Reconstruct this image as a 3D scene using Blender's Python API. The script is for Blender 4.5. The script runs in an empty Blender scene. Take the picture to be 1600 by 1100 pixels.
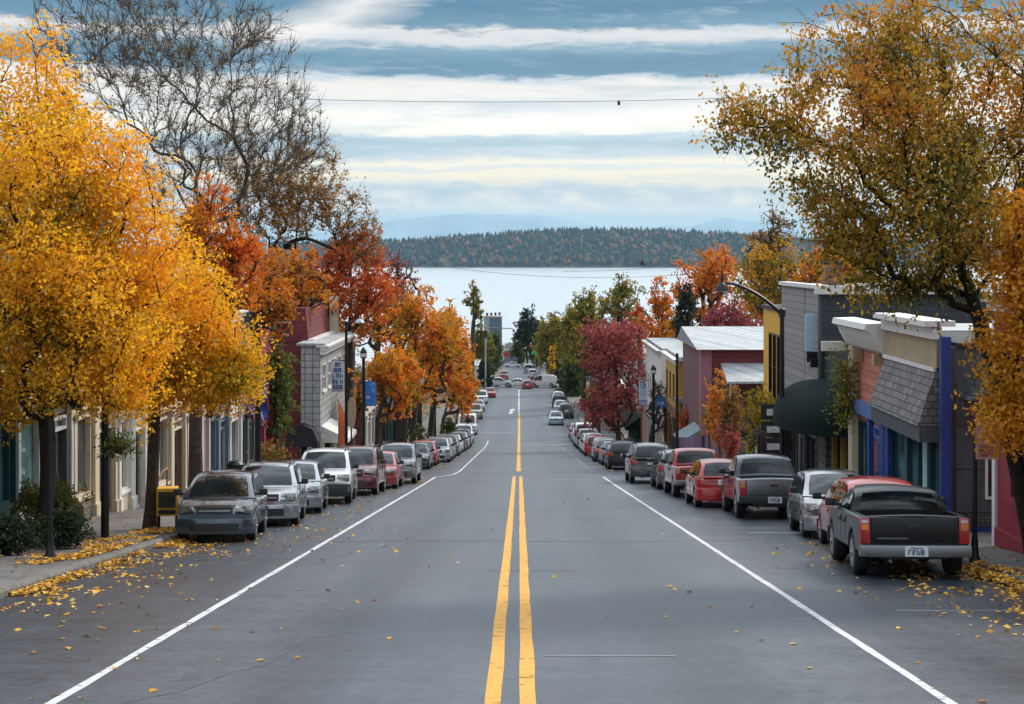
import bpy, bmesh, math, random
import numpy as np
from mathutils import Vector, Matrix
rad = math.radians
S = bpy.context.scene
COL = S.collection

# ------------------------------------------------------------------ camera
F, CX, HY, CAMZ = 2400.0, 818.0, 400.0, 2.58
cam = bpy.data.cameras.new('camera'); camo = bpy.data.objects.new('camera', cam); COL.objects.link(camo)
camo.location = (0, 0, CAMZ); camo.rotation_euler = (rad(90), 0, 0)
cam.sensor_width = 36; cam.lens = F/1600*36
cam.shift_x = (800-CX)/1600; cam.shift_y = -(550-HY)/1600
cam.clip_start = .3; cam.clip_end = 60000
S.camera = camo
S.view_settings.view_transform = 'Standard'; S.view_settings.look = 'None'
S.view_settings.exposure = 1.15; S.view_settings.gamma = 1
cy = S.cycles
cy.use_denoising = True
cy.max_bounces = 6; cy.diffuse_bounces = 3; cy.glossy_bounces = 3; cy.transmission_bounces = 4; cy.transparent_max_bounces = 6
cy.volume_bounces = 0; cy.caustics_reflective = False; cy.caustics_refractive = False
cy.sample_clamp_indirect = 6
cy.use_adaptive_sampling = True; cy.adaptive_threshold = .015

SUN_EL, SUN_AZ = 38, 42          # azimuth clockwise from +Y (down the street)
def srgb(r, g, b):
    return tuple(((c/255)/12.92 if c/255 <= .04045 else ((c/255+.055)/1.055)**2.4) for c in (r, g, b))

# ------------------------------------------------------------------ world
W = bpy.data.worlds.new('World'); S.world = W; W.use_nodes = True
def build_sky():
    nt = W.node_tree; nt.nodes.clear(); N = nt.nodes.new; L = nt.links.new
    out = N('ShaderNodeOutputWorld'); bg = N('ShaderNodeBackground'); bg.inputs['Strength'].default_value = .1
    L(bg.outputs[0], out.inputs[0])
    sky = N('ShaderNodeTexSky'); sky.sky_type = 'NISHITA'; sky.sun_disc = False
    sky.sun_elevation = rad(SUN_EL); sky.sun_rotation = rad(SUN_AZ)
    tc = N('ShaderNodeTexCoord'); sep = N('ShaderNodeSeparateXYZ'); L(tc.outputs['Generated'], sep.inputs[0])
    def M(op, a, b=None, c=None, clamp=False):
        m = N('ShaderNodeMath'); m.operation = op; m.use_clamp = clamp
        for i, v in enumerate((a, b, c)):
            if v is None: continue
            if isinstance(v, (int, float)): m.inputs[i].default_value = v
            else: L(v, m.inputs[i])
        return m.outputs[0]
    x, y, z = sep.outputs
    hyp = M('SQRT', M('ADD', M('MULTIPLY', x, x), M('MULTIPLY', y, y)))
    el = M('DIVIDE', z, M('MAXIMUM', hyp, .02))
    az = M('ARCTAN2', x, y)
    def noise(sx, sy, scale, detail, rough=.55, off=0.0, dist=0.0):
        c = N('ShaderNodeCombineXYZ'); L(M('MULTIPLY', az, sx), c.inputs[0]); L(M('MULTIPLY', el, sy), c.inputs[1]); c.inputs[2].default_value = off
        n = N('ShaderNodeTexNoise'); L(c.outputs[0], n.inputs['Vector']); n.inputs['Scale'].default_value = scale
        n.inputs['Detail'].default_value = detail; n.inputs['Roughness'].default_value = rough; n.inputs['Distortion'].default_value = dist
        return n.outputs['Fac']
    # warp of the cloud decks
    w1 = M('SUBTRACT', noise(2.2, 26, 1, 3, off=1.3), .5)
    w2 = M('SUBTRACT', noise(9, 60, 1, 5, .6, off=7.7, dist=.4), .5)
    w3 = M('SUBTRACT', noise(30, 130, 1, 7, .66, off=3.1, dist=.8), .5)
    ele = M('ADD', el, M('ADD', M('MULTIPLY', w1, .020), M('ADD', M('MULTIPLY', w2, .014), M('MULTIPLY', w3, .013))))
    ramp = N('ShaderNodeValToRGB'); L(M('DIVIDE', ele, .34), ramp.inputs[0])
    stops = [(400, (206,226,238)), (352, (205,224,236)), (330, (222,230,236)), (318, (218,221,222)), (300, (200,208,213)), (284, (250,236,212)),
             (268, (255,238,206)), (258, (224,224,222)), (250, (255,240,212)), (238, (200,209,215)), (224, (168,188,199)), (210, (186,202,211)),
             (202, (250,242,228)), (184, (255,248,234)), (172, (236,231,226)), (162, (216,216,217)), (150, (236,228,220)), (126, (234,225,216)),
             (116, (196,202,207)), (108, (80,120,146)), (88, (76,117,143)), (68, (112,143,163)), (54, (206,205,206)), (44, (214,209,206)),
             (34, (86,124,148)), (6, (58,106,136)), (-60, (150,178,196)), (-110, (222,222,222)), (-170, (170,190,204)), (-300, (205,210,216)), (-416, (196,204,212))]
    cr = ramp.color_ramp; cr.interpolation = 'EASE'
    first = True
    for py, c in stops:
        pos = min(1, (400-py)/2400/.34)
        if first: e = cr.elements[0]; e.position = pos; first = False
        elif py == stops[-1][0]: e = cr.elements[-1]; e.position = 1
        else: e = cr.elements.new(pos)
        e.color = (*srgb(*c), 1)
    # broken white edges: brighten by a fine stretched noise
    n4 = noise(12, 95, 1, 6, .62, off=11.0, dist=.6)
    def mixc(fac, a, b):
        m = N('ShaderNodeMix'); m.data_type = 'RGBA'
        if isinstance(fac, (int, float)): m.inputs[0].default_value = fac
        else: L(fac, m.inputs[0])
        for s, v in ((6, a), (7, b)):
            if isinstance(v, tuple): m.inputs[s].default_value = (*v, 1)
            else: L(v, m.inputs[s])
        return m.outputs[2]
    mask = M('MULTIPLY', M('SMOOTH_MAX', M('MULTIPLY', M('SUBTRACT', n4, .56), 5), 0, .05), .42, clamp=True)
    c1 = mixc(mask, ramp.outputs[0], srgb(250, 244, 236))
    n5 = noise(7, 70, 1, 5, .6, off=23.0, dist=.5)
    mask2 = M('MULTIPLY', M('MULTIPLY', M('SUBTRACT', n5, .53), 4.5), .5, clamp=True)
    c2 = mixc(mask2, c1, srgb(120, 160, 184))
    # a sun-lit tear in the upper deck, left of the street axis
    saz = M('SUBTRACT', M('SUBTRACT', az, -.125), M('MULTIPLY', M('SUBTRACT', el, .155), 1.9))
    tear = M('MULTIPLY', M('SUBTRACT', 1, M('ABSOLUTE', M('DIVIDE', M('ADD', saz, M('MULTIPLY', w2, .07)), .05)), clamp=True),
             M('MULTIPLY', M('SUBTRACT', ele, .128), 40, clamp=True))
    c3 = mixc(M('MULTIPLY', tear, .75, clamp=True), c2, srgb(246, 238, 228))
    # small cumulus along the horizon
    cum = noise(46, 110, 1, 6, .6, off=31.0, dist=.25)
    band = M('SUBTRACT', 1, M('ABSOLUTE', M('DIVIDE', M('SUBTRACT', el, .036), .012)), clamp=True)
    mc = M('MULTIPLY', M('MULTIPLY', M('SUBTRACT', cum, .46), 7, clamp=True), band, clamp=True)
    c4 = mixc(M('MULTIPLY', mc, .95), c3, srgb(252, 240, 224))
    cum2 = noise(40, 90, 1, 6, .6, off=37.0, dist=.25)
    band2 = M('SUBTRACT', 1, M('ABSOLUTE', M('DIVIDE', M('SUBTRACT', el, .042), .01)), clamp=True)
    mc2 = M('MULTIPLY', M('MULTIPLY', M('SUBTRACT', cum2, .46), 7, clamp=True), band2, clamp=True)
    c5 = mixc(M('MULTIPLY', mc2, .7), c4, srgb(172, 194, 208))
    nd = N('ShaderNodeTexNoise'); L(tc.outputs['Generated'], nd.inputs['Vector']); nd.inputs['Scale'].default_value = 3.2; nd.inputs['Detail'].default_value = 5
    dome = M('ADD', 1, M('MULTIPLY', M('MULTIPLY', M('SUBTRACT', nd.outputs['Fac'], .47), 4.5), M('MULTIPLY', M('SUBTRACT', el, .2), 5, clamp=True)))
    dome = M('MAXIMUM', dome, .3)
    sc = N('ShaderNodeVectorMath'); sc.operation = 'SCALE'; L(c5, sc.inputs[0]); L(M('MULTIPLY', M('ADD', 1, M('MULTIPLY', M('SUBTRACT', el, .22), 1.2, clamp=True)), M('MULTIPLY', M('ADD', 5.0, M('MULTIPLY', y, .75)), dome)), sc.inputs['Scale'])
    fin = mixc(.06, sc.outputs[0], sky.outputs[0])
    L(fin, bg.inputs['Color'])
build_sky()
sun = bpy.data.lights.new('sun', 'SUN'); suno = bpy.data.objects.new('sun', sun); COL.objects.link(suno)
sun.energy = 1.5; sun.angle = rad(10); sun.color = (1, .93, .82)
_d = Vector((math.sin(rad(SUN_AZ))*math.cos(rad(SUN_EL)), math.cos(rad(SUN_AZ))*math.cos(rad(SUN_EL)), math.sin(rad(SUN_EL))))
suno.rotation_euler = _d.to_track_quat('Z', 'Y').to_euler(); suno.location = (0, 0, 60)

# ------------------------------------------------------------------ layout helpers
PROF = [(-40, -1.84), (0, 2.58), (70, 10.31), (80, 11.38), (140, 17.40), (165, 19.0), (270, 22.9), (400, 28.9), (430, 31.0), (560, 45.5), (700, 56), (5000, 80), (16000, 90)]
_px = np.array([p[0] for p in PROF], float); _pz = np.array([CAMZ-p[1] for p in PROF])
def _smooth_prof():
    ys = np.concatenate([np.arange(-40, 800, 2.), np.array([1000., 2000, 5000, 20000])])
    z = np.interp(ys, _px, _pz)
    for _ in range(6):
        z[1:420] = (z[:419]+2*z[1:420]+z[2:421])/4
    return ys, z
_py, _pzz = _smooth_prof()
def R(y): return float(np.interp(y, _py, _pzz))
def slope(y): return (R(y+1)-R(y-1))/2
def X(px, y): return (px-CX)*y/F
def Z(py, y): return CAMZ-(py-HY)*y/F
KL = [(-40, -7.8), (76, -7.8), (84, -7.5), (110, -7.0), (220, -6.7), (262, -6.5), (300, -4.7), (450, -4.6)]
KR = [(-40, 7.98), (27.5, 7.98), (31, 8.3), (40, 8.3), (44, 7.98), (76, 7.98), (84, 7.3), (110, 6.9), (220, 6.6), (262, 6.4), (300, 4.5), (450, 4.4)]
def kerb(side, y):
    k = KL if side < 0 else KR
    return float(np.interp(y, [a for a, b in k], [b for a, b in k]))
SW = .13
LAKE = CAMZ-42.0

# ------------------------------------------------------------------ object helpers
def tag(o, label=None, cat=None, group=None, kind=None):
    if label: o['label'] = label
    if cat: o['category'] = cat
    if group: o['group'] = group
    if kind: o['kind'] = kind
    return o
def empty(name, loc, rot=(0, 0, 0), label=None, cat=None, group=None):
    o = bpy.data.objects.new(name, None); COL.objects.link(o); o.location = loc; o.rotation_euler = rot
    o.empty_display_size = .2
    return tag(o, label, cat, group)
def link(name, me, mat=None, parent=None, loc=(0, 0, 0)):
    o = bpy.data.objects.new(name, me); COL.objects.link(o); o.location = loc
    if mat is not None and not me.materials: me.materials.append(mat)
    if parent: o.parent = parent
    return o
def sharp(me, ang=.6):
    bm = bmesh.new(); bm.from_mesh(me)
    for f in bm.faces: f.smooth = True
    for e in bm.edges:
        e.smooth = not (len(e.link_faces) != 2 or e.calc_face_angle(3) > ang)
    bm.to_mesh(me); bm.free()
def np_mesh(name, V, Fc, mats, smooth=False, fattr=None, mi=None):
    V = np.asarray(V, np.float32).reshape(-1, 3); Fc = np.asarray(Fc, np.int32); k = Fc.shape[1]; n = len(Fc)
    me = bpy.data.meshes.new(name); me.vertices.add(len(V)); me.vertices.foreach_set('co', V.ravel())
    me.loops.add(n*k); me.loops.foreach_set('vertex_index', Fc.ravel())
    me.polygons.add(n); me.polygons.foreach_set('loop_start', np.arange(0, n*k, k, dtype=np.int32))
    me.polygons.foreach_set('use_smooth', np.full(n, smooth))
    for m in (mats if isinstance(mats, (list, tuple)) else [mats]): me.materials.append(m)
    if mi is not None: me.polygons.foreach_set('material_index', np.asarray(mi, np.int32))
    me.update(calc_edges=True)
    if fattr is not None:
        a = me.attributes.new('tint', 'FLOAT', 'FACE'); a.data.foreach_set('value', np.asarray(fattr, np.float32))
    return me
class MB:
    def __init__(s): s.v = []; s.f = []
    def add(s, v, f):
        n = len(s.v); s.v += [tuple(p) for p in v]; s.f += [[i+n for i in q] for q in f]; return s
    def box(s, x0, x1, y0, y1, z0, z1):
        x0, x1 = sorted((x0, x1)); y0, y1 = sorted((y0, y1)); z0, z1 = sorted((z0, z1))
        return s.add([(x0,y0,z0),(x1,y0,z0),(x1,y1,z0),(x0,y1,z0),(x0,y0,z1),(x1,y0,z1),(x1,y1,z1),(x0,y1,z1)],
                     [(0,3,2,1),(4,5,6,7),(0,1,5,4),(1,2,6,5),(2,3,7,6),(3,0,4,7)])
    def prism(s, poly, axis, a0, a1):
        """poly: 2-D points; extruded along axis ('x','y','z')"""
        def P(p, a):
            return {'x': (a, p[0], p[1]), 'y': (p[0], a, p[1]), 'z': (p[0], p[1], a)}[axis]
        n = len(poly); v = [P(p, a0) for p in poly]+[P(p, a1) for p in poly]
        f = [list(range(n))[::-1], [n+i for i in range(n)]]+[(i, (i+1) % n, n+(i+1) % n, n+i) for i in range(n)]
        return s.add(v, f)
    def lathe(s, prof, k=16, c=(0, 0, 0)):
        v = []; f = []
        for r, z in prof:
            for i in range(k):
                a = 2*math.pi*i/k; v.append((c[0]+r*math.cos(a), c[1]+r*math.sin(a), c[2]+z))
        for j in range(len(prof)-1):
            for i in range(k):
                f.append((j*k+i, j*k+(i+1) % k, (j+1)*k+(i+1) % k, (j+1)*k+i))
        f.append([i for i in range(k)][::-1]); f.append([(len(prof)-1)*k+i for i in range(k)])
        return s.add(v, f)
    def tube(s, pts, r, k=8):
        pts = [Vector(p) for p in pts]; rr = r if isinstance(r, (list, tuple)) else [r]*len(pts)
        v = []; f = []
        for i, p in enumerate(pts):
            t = (pts[min(i+1, len(pts)-1)]-pts[max(i-1, 0)]).normalized()
            u = t.cross(Vector((0, 0, 1)) if abs(t.z) < .9 else Vector((1, 0, 0))).normalized(); w = t.cross(u)
            for j in range(k):
                a = 2*math.pi*j/k; v.append(p+u*(rr[i]*math.cos(a))+w*(rr[i]*math.sin(a)))
        for i in range(len(pts)-1):
            for j in range(k):
                f.append((i*k+j, i*k+(j+1) % k, (i+1)*k+(j+1) % k, (i+1)*k+j))
        f.append(list(range(k))); f.append([(len(pts)-1)*k+j for j in range(k)][::-1])
        return s.add(v, f)
    def mesh(s, name, mat=None, bevel=0, smooth=None):
        me = bpy.data.meshes.new(name); me.from_pydata(s.v, [], s.f)
        bm = bmesh.new(); bm.from_mesh(me); bmesh.ops.recalc_face_normals(bm, faces=bm.faces)
        if bevel:
            bmesh.ops.bevel(bm, geom=[e for e in bm.edges if len(e.link_faces) == 2 and e.calc_face_angle(0) > .5], offset=bevel, segments=2, affect='EDGES', profile=.6)
        bm.to_mesh(me); bm.free()
        if mat: me.materials.append(mat)
        if smooth: sharp(me, smooth)
        return me
    def obj(s, name, mat, parent=None, loc=(0, 0, 0), bevel=0, smooth=None):
        return link(name, s.mesh(name, mat, bevel, smooth), None, parent, loc)

# ------------------------------------------------------------------ materials
def mnodes(name):
    m = bpy.data.materials.new(name); m.use_nodes = True; nt = m.node_tree
    return m, nt, nt.nodes.new, nt.links.new, nt.nodes['Principled BSDF']
def ramp_node(nt, stops, interp='LINEAR'):
    r = nt.nodes.new('ShaderNodeValToRGB'); cr = r.color_ramp; cr.interpolation = interp
    while len(cr.elements) < len(stops): cr.elements.new(.5)
    for e, (p, c) in zip(cr.elements, stops): e.position = p; e.color = (*c, 1)
    return r
_mc = {}
def pm(name, rgb, rough=.6, metal=0, var=.18, scale=3, bump=0, bscale=40, coat=0, spec=.5, streak=False):
    """plain procedural material: noise-varied colour and roughness, optional grain"""
    if name in _mc: return _mc[name]
    m, nt, N, L, b = mnodes(name); _mc[name] = m
    tc = N('ShaderNodeTexCoord'); n = N('ShaderNodeTexNoise'); n.inputs['Scale'].default_value = scale; n.inputs['Detail'].default_value = 6; n.inputs['Roughness'].default_value = .65
    src = tc.outputs['Object']
    if streak:
        mp = N('ShaderNodeMapping'); mp.inputs['Scale'].default_value = (3, 3, .35); L(src, mp.inputs[0]); L(mp.outputs[0], n.inputs['Vector'])
    else: L(src, n.inputs['Vector'])
    lo = tuple(c*(1-var*1.3) for c in rgb); hi = tuple(min(1, c*(1+var)) for c in rgb)
    r = ramp_node(nt, [(.28, lo), (.72, hi)]); L(n.outputs['Fac'], r.inputs[0]); L(r.outputs[0], b.inputs['Base Color'])
    mr = N('ShaderNodeMapRange'); L(n.outputs['Fac'], mr.inputs[0]); mr.inputs[3].default_value = max(.02, rough-.08); mr.inputs[4].default_value = min(1, rough+.1)
    L(mr.outputs[0], b.inputs['Roughness'])
    b.inputs['Metallic'].default_value = metal; b.inputs['Specular IOR Level'].default_value = spec
    if coat: b.inputs['Coat Weight'].default_value = coat; b.inputs['Coat Roughness'].default_value = .06
    if bump:
        n2 = N('ShaderNodeTexNoise'); n2.inputs['Scale'].default_value = bscale; n2.inputs['Detail'].default_value = 4; L(src, n2.inputs['Vector'])
        bp = N('ShaderNodeBump'); bp.inputs['Strength'].default_value = bump; bp.inputs['Distance'].default_value = .02; L(n2.outputs['Fac'], bp.inputs['Height']); L(bp.outputs[0], b.inputs['Normal'])
    return m
def lap(name, rgb, pitch=.16, depth=.6, var=.16, vertical=False, rough=.7):
    """lap siding / boards: sawtooth relief plus a shade per board"""
    if name in _mc: return _mc[name]
    m, nt, N, L, b = mnodes(name); _mc[name] = m
    tc = N('ShaderNodeTexCoord'); sp = N('ShaderNodeSeparateXYZ'); L(tc.outputs['Object'], sp.inputs[0])
    def Mm(op, a, bb=None):
        q = N('ShaderNodeMath'); q.operation = op
        for i, v in enumerate((a, bb)):
            if v is None: continue
            if isinstance(v, (int, float)): q.inputs[i].default_value = v
            else: L(v, q.inputs[i])
        return q.outputs[0]
    if vertical: s_ = Mm('ADD', sp.outputs[0], sp.outputs[1])
    else: s_ = sp.outputs[2]
    q = Mm('DIVIDE', s_, pitch); fr = Mm('FRACT', q); fl = Mm('FLOOR', q)
    wn = N('ShaderNodeTexWhiteNoise'); wn.noise_dimensions = '1D'; L(fl, wn.inputs['W'])
    n = N('ShaderNodeTexNoise'); n.inputs['Scale'].default_value = 2.5; n.inputs['Detail'].default_value = 6; L(tc.outputs['Object'], n.inputs['Vector'])
    t = Mm('ADD', Mm('MULTIPLY', wn.outputs['Value'], .4), Mm('MULTIPLY', n.outputs['Fac'], .6))
    r = ramp_node(nt, [(.2, tuple(c*(1-1.4*var) for c in rgb)), (.8, tuple(min(1, c*(1+var)) for c in rgb))]); L(t, r.inputs[0])
    gap = Mm('GREATER_THAN', fr, .9)
    mx = N('ShaderNodeMix'); mx.data_type = 'RGBA'; L(Mm('MULTIPLY', gap, .75), mx.inputs[0]); L(r.outputs[0], mx.inputs[6]); mx.inputs[7].default_value = (*[c*.25 for c in rgb], 1)
    L(mx.outputs[2], b.inputs['Base Color']); b.inputs['Roughness'].default_value = rough
    bp = N('ShaderNodeBump'); bp.inputs['Strength'].default_value = depth; bp.inputs['Distance'].default_value = .03
    L(Mm('SUBTRACT', 1, fr), bp.inputs['Height']); L(bp.outputs[0], b.inputs['Normal'])
    return m
def bricks(name, c1, c2, mortar, w=.24, h=.08, ms=.012, rough=.85, plane='yz', offset=.5):
    if name in _mc: return _mc[name]
    m, nt, N, L, b = mnodes(name); _mc[name] = m
    tc = N('ShaderNodeTexCoord'); sp = N('ShaderNodeSeparateXYZ'); L(tc.outputs['Object'], sp.inputs[0])
    ad = N('ShaderNodeMath'); ad.operation = 'ADD'; L(sp.outputs[0], ad.inputs[0]); L(sp.outputs[1], ad.inputs[1])
    cb = N('ShaderNodeCombineXYZ'); L(ad.outputs[0], cb.inputs[0]); L(sp.outputs[2], cb.inputs[1])
    t = N('ShaderNodeTexBrick'); L(cb.outputs[0], t.inputs['Vector']); t.offset = offset
    t.inputs['Color1'].default_value = (*c1, 1); t.inputs['Color2'].default_value = (*c2, 1); t.inputs['Mortar'].default_value = (*mortar, 1)
    t.inputs['Scale'].default_value = 1; t.inputs['Brick Width'].default_value = w; t.inputs['Row Height'].default_value = h; t.inputs['Mortar Size'].default_value = ms
    n = N('ShaderNodeTexNoise'); n.inputs['Scale'].default_value = 4; n.inputs['Detail'].default_value = 6; L(tc.outputs['Object'], n.inputs['Vector'])
    mx = N('ShaderNodeMix'); mx.data_type = 'RGBA'; mx.blend_type = 'MULTIPLY'; mx.inputs[0].default_value = .55; L(t.outputs['Color'], mx.inputs[6])
    r = ramp_node(nt, [(.3, (.55,)*3), (.7, (1.25,)*3)]); L(n.outputs['Fac'], r.inputs[0]); L(r.outputs[0], mx.inputs[7])
    L(mx.outputs[2], b.inputs['Base Color']); b.inputs['Roughness'].default_value = rough
    bp = N('ShaderNodeBump'); bp.inputs['Strength'].default_value = .5; bp.inputs['Distance'].default_value = .02; bp.invert = True
    L(t.outputs['Fac'], bp.inputs['Height']); L(bp.outputs[0], b.inputs['Normal'])
    return m
def leafmat(name, stops, transl=.45):
    """leaf blades: hue picked per leaf from the 'tint' face attribute"""
    m = bpy.data.materials.new(name); m.use_nodes = True; nt = m.node_tree; nt.nodes.clear(); N = nt.nodes.new; L = nt.links.new
    a = N('ShaderNodeAttribute'); a.attribute_name = 'tint'
    r = ramp_node(nt, stops); L(a.outputs['Fac'], r.inputs[0])
    d = N('ShaderNodeBsdfDiffuse'); t = N('ShaderNodeBsdfTranslucent'); mx = N('ShaderNodeMixShader'); o = N('ShaderNodeOutputMaterial')
    L(r.outputs[0], d.inputs[0]); L(r.outputs[0], t.inputs[0]); mx.inputs[0].default_value = transl
    L(d.outputs[0], mx.inputs[1]); L(t.outputs[0], mx.inputs[2])
    g = N('ShaderNodeBsdfGlossy'); g.inputs['Roughness'].default_value = .45; mg = N('ShaderNodeMixShader'); mg.inputs[0].default_value = .03
    L(mx.outputs[0], mg.inputs[1]); L(g.outputs[0], mg.inputs[2]); L(mg.outputs[0], o.inputs[0])
    return m
def glass_mat(name='window_glass', rgb=(.03, .04, .045), rough=.04):
    if name in _mc: return _mc[name]
    m, nt, N, L, b = mnodes(name); _mc[name] = m
    tc = N('ShaderNodeTexCoord'); n = N('ShaderNodeTexNoise'); n.inputs['Scale'].default_value = .9; n.inputs['Detail'].default_value = 2; L(tc.outputs['Object'], n.inputs['Vector'])
    r = ramp_node(nt, [(.35, tuple(c*.4 for c in rgb)), (.7, tuple(c*2 for c in rgb))]); L(n.outputs['Fac'], r.inputs[0]); L(r.outputs[0], b.inputs['Base Color'])
    b.inputs['Roughness'].default_value = rough; b.inputs['Specular IOR Level'].default_value = .5; b.inputs['IOR'].default_value = 1.5
    bp = N('ShaderNodeBump'); bp.inputs['Strength'].default_value = .03; bp.inputs['Distance'].default_value = .1; L(n.outputs['Fac'], bp.inputs['Height']); L(bp.outputs[0], b.inputs['Normal'])
    return m
black_metal = pm('black_painted_metal', (.012, .013, .015), .4, .3)
dark_trim = pm('dark_trim', (.02, .021, .023), .55)
white_paint = pm('white_paint', (.72, .70, .66), .55, streak=True, var=.12)
cream_paint = pm('cream_paint', (.62, .52, .38), .6, streak=True)
GL = glass_mat()
bark = pm('bark', (.075, .058, .046), .9, var=.45, scale=7, bump=.8, bscale=25, spec=.2)
bark_dark = pm('bark_dark', (.034, .027, .022), .9, var=.4, scale=7, bump=.8, bscale=25, spec=.2)
def glyph_rows(q, y, x0, x1, z0, z1, rows, seed, d=.004):
    """blocky lettering too small to read in the photograph"""
    r = random.Random(seed); n = len(rows); hh = (z1-z0)/(n+.3*(n-1))
    for i, wfrac in enumerate(rows):
        zt = z1-i*hh*1.3; w = (x1-x0)*wfrac; c = (x0+x1)/2; k = max(2, int(w/(hh*.75))); cw = w/k
        for j in range(k):
            a = c-w/2+j*cw; b = a+cw*.78; st = cw*.24
            q.box(a, a+st, y-d, y, zt-hh, zt)
            if r.random() < .8: q.box(a+st, b, y-d, y, zt-hh*.22, zt)
            if r.random() < .7: q.box(b-st, b, y-d, y, zt-hh, zt-hh*.23)
            if r.random() < .6: q.box(a+st, b-st, y-d, y, zt-hh*.6, zt-hh*.4)
            if r.random() < .6: q.box(a+st, b-st, y-d, y, zt-hh, zt-hh*.8)
# ------------------------------------------------------------------ ground, road, pavements
def strip(xs_l, xs_r, y0, y1, dz, step=1.0, nx=1):
    """a sheet between two x(y) edges that follows the hill"""
    n = max(2, int(abs(y1-y0)/step)+1); ys = np.linspace(y0, y1, n)
    V = []; Fc = []
    for y in ys:
        a = xs_l(y) if callable(xs_l) else xs_l; b = xs_r(y) if callable(xs_r) else xs_r
        for i in range(nx+1): V.append((a+(b-a)*i/nx, y, R(y)+dz))
    for j in range(n-1):
        for i in range(nx):
            q = j*(nx+1)+i; Fc.append((q, q+1, q+nx+2, q+nx+1))
    return V, Fc
def asphalt_mat():
    m, nt, N, L, b = mnodes('asphalt')
    tc = N('ShaderNodeTexCoord')
    def noise(scale, sv=(1, 1, 1), det=6, ro=.6):
        mp = N('ShaderNodeMapping'); mp.inputs['Scale'].default_value = sv; L(tc.outputs['Object'], mp.inputs[0])
        n = N('ShaderNodeTexNoise'); n.inputs['Scale'].default_value = scale; n.inputs['Detail'].default_value = det; n.inputs['Roughness'].default_value = ro; L(mp.outputs[0], n.inputs['Vector']); return n.outputs['Fac']
    def Mm(op, a, bb=None, clamp=False):
        q = N('ShaderNodeMath'); q.operation = op; q.use_clamp = clamp
        for i, v in enumerate((a, bb)):
            if v is None: continue
            if isinstance(v, (int, float)): q.inputs[i].default_value = v
            else: L(v, q.inputs[i])
        return q.outputs[0]
    big = noise(.25, (1, .35, 1)); tracks = noise(1.1, (1, .02, 1), 3); cross = noise(1.0, (.18, 1.6, 1), 5, .7); fine = noise(38, det=3); mid = noise(4, (1, .5, 1))
    t = Mm('ADD', Mm('ADD', Mm('ADD', Mm('MULTIPLY', noise(13, (.45, 1.5, 1), 4, .75), .40), Mm('MULTIPLY', big, .10)), Mm('MULTIPLY', tracks, .17)), Mm('ADD', Mm('MULTIPLY', cross, .20), Mm('ADD', Mm('MULTIPLY', mid, .13), Mm('ADD', Mm('MULTIPLY', fine, .2), Mm('MULTIPLY', noise(120, det=2), .14)))))
    sx = N('ShaderNodeSeparateXYZ'); L(tc.outputs['Object'], sx.inputs[0]); q_ = Mm('DIVIDE', Mm('SUBTRACT', Mm('ABSOLUTE', Mm('ADD', sx.outputs[0], .2)), 2.15), .55)
    oil = Mm('MULTIPLY', Mm('POWER', 2.718, Mm('MULTIPLY', Mm('MULTIPLY', q_, q_), -1)), Mm('ADD', .035, Mm('MULTIPLY', big, .09))); edge = Mm('MULTIPLY', Mm('MAXIMUM', Mm('SUBTRACT', Mm('ABSOLUTE', sx.outputs[0]), 4.0), 0, True), .11)  # edge: darker road sides, paler middle; sky sheen and tree reflections painted into colour
    t = Mm('SUBTRACT', Mm('SUBTRACT', Mm('SUBTRACT', t, .185), oil), Mm('SUBTRACT', edge, .05))
    r = ramp_node(nt, [(.32, (.018, .024, .032)), (.50, (.049, .059, .075)), (.70, (.118, .131, .150))]); L(t, r.inputs[0])
    vor = N('ShaderNodeTexVoronoi'); vor.feature = 'DISTANCE_TO_EDGE'; vor.inputs['Scale'].default_value = .16
    wv = N('ShaderNodeVectorMath'); wv.operation = 'ADD'; nn = N('ShaderNodeTexNoise'); nn.inputs['Scale'].default_value = .7; nn.inputs['Detail'].default_value = 5; L(tc.outputs['Object'], nn.inputs['Vector'])
    sc = N('ShaderNodeVectorMath'); sc.operation = 'SCALE'; sc.inputs['Scale'].default_value = 3.0; L(nn.outputs['Color'], sc.inputs[0]); L(tc.outputs['Object'], wv.inputs[0]); L(sc.outputs[0], wv.inputs[1]); L(wv.outputs[0], vor.inputs['Vector'])
    crack = Mm('LESS_THAN', vor.outputs['Distance'], Mm('MULTIPLY', Mm('SUBTRACT', big, .44), .016))
    mx = N('ShaderNodeMix'); mx.data_type = 'RGBA'; L(Mm('MULTIPLY', crack, .55), mx.inputs[0]); L(r.outputs[0], mx.inputs[6]); mx.inputs[7].default_value = (.03, .032, .036, 1)
    L(mx.outputs[2], b.inputs['Base Color'])
    mr = N('ShaderNodeMapRange'); L(t, mr.inputs[0]); mr.inputs[1].default_value = .35; mr.inputs[2].default_value = .65; mr.inputs[3].default_value = .36; mr.inputs[4].default_value = .54; L(mr.outputs[0], b.inputs['Roughness'])
    bp = N('ShaderNodeBump'); bp.inputs['Strength'].default_value = .35; bp.inputs['Distance'].default_value = .012; L(fine, bp.inputs['Height']); L(bp.outputs[0], b.inputs['Normal'])
    return m
asphalt = asphalt_mat()
def earth_mat():
    m, nt, N, L, b = mnodes('hillside_ground')
    tc = N('ShaderNodeTexCoord'); n = N('ShaderNodeTexNoise'); n.inputs['Scale'].default_value = .12; n.inputs['Detail'].default_value = 8; L(tc.outputs['Object'], n.inputs['Vector'])
    r = ramp_node(nt, [(.35, (.045, .055, .02)), (.5, (.07, .065, .03)), (.62, (.12, .09, .05)), (.75, (.16, .14, .11))]); L(n.outputs['Fac'], r.inputs[0]); L(r.outputs[0], b.inputs['Base Color']); b.inputs['Roughness'].default_value = .95
    return m
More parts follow.
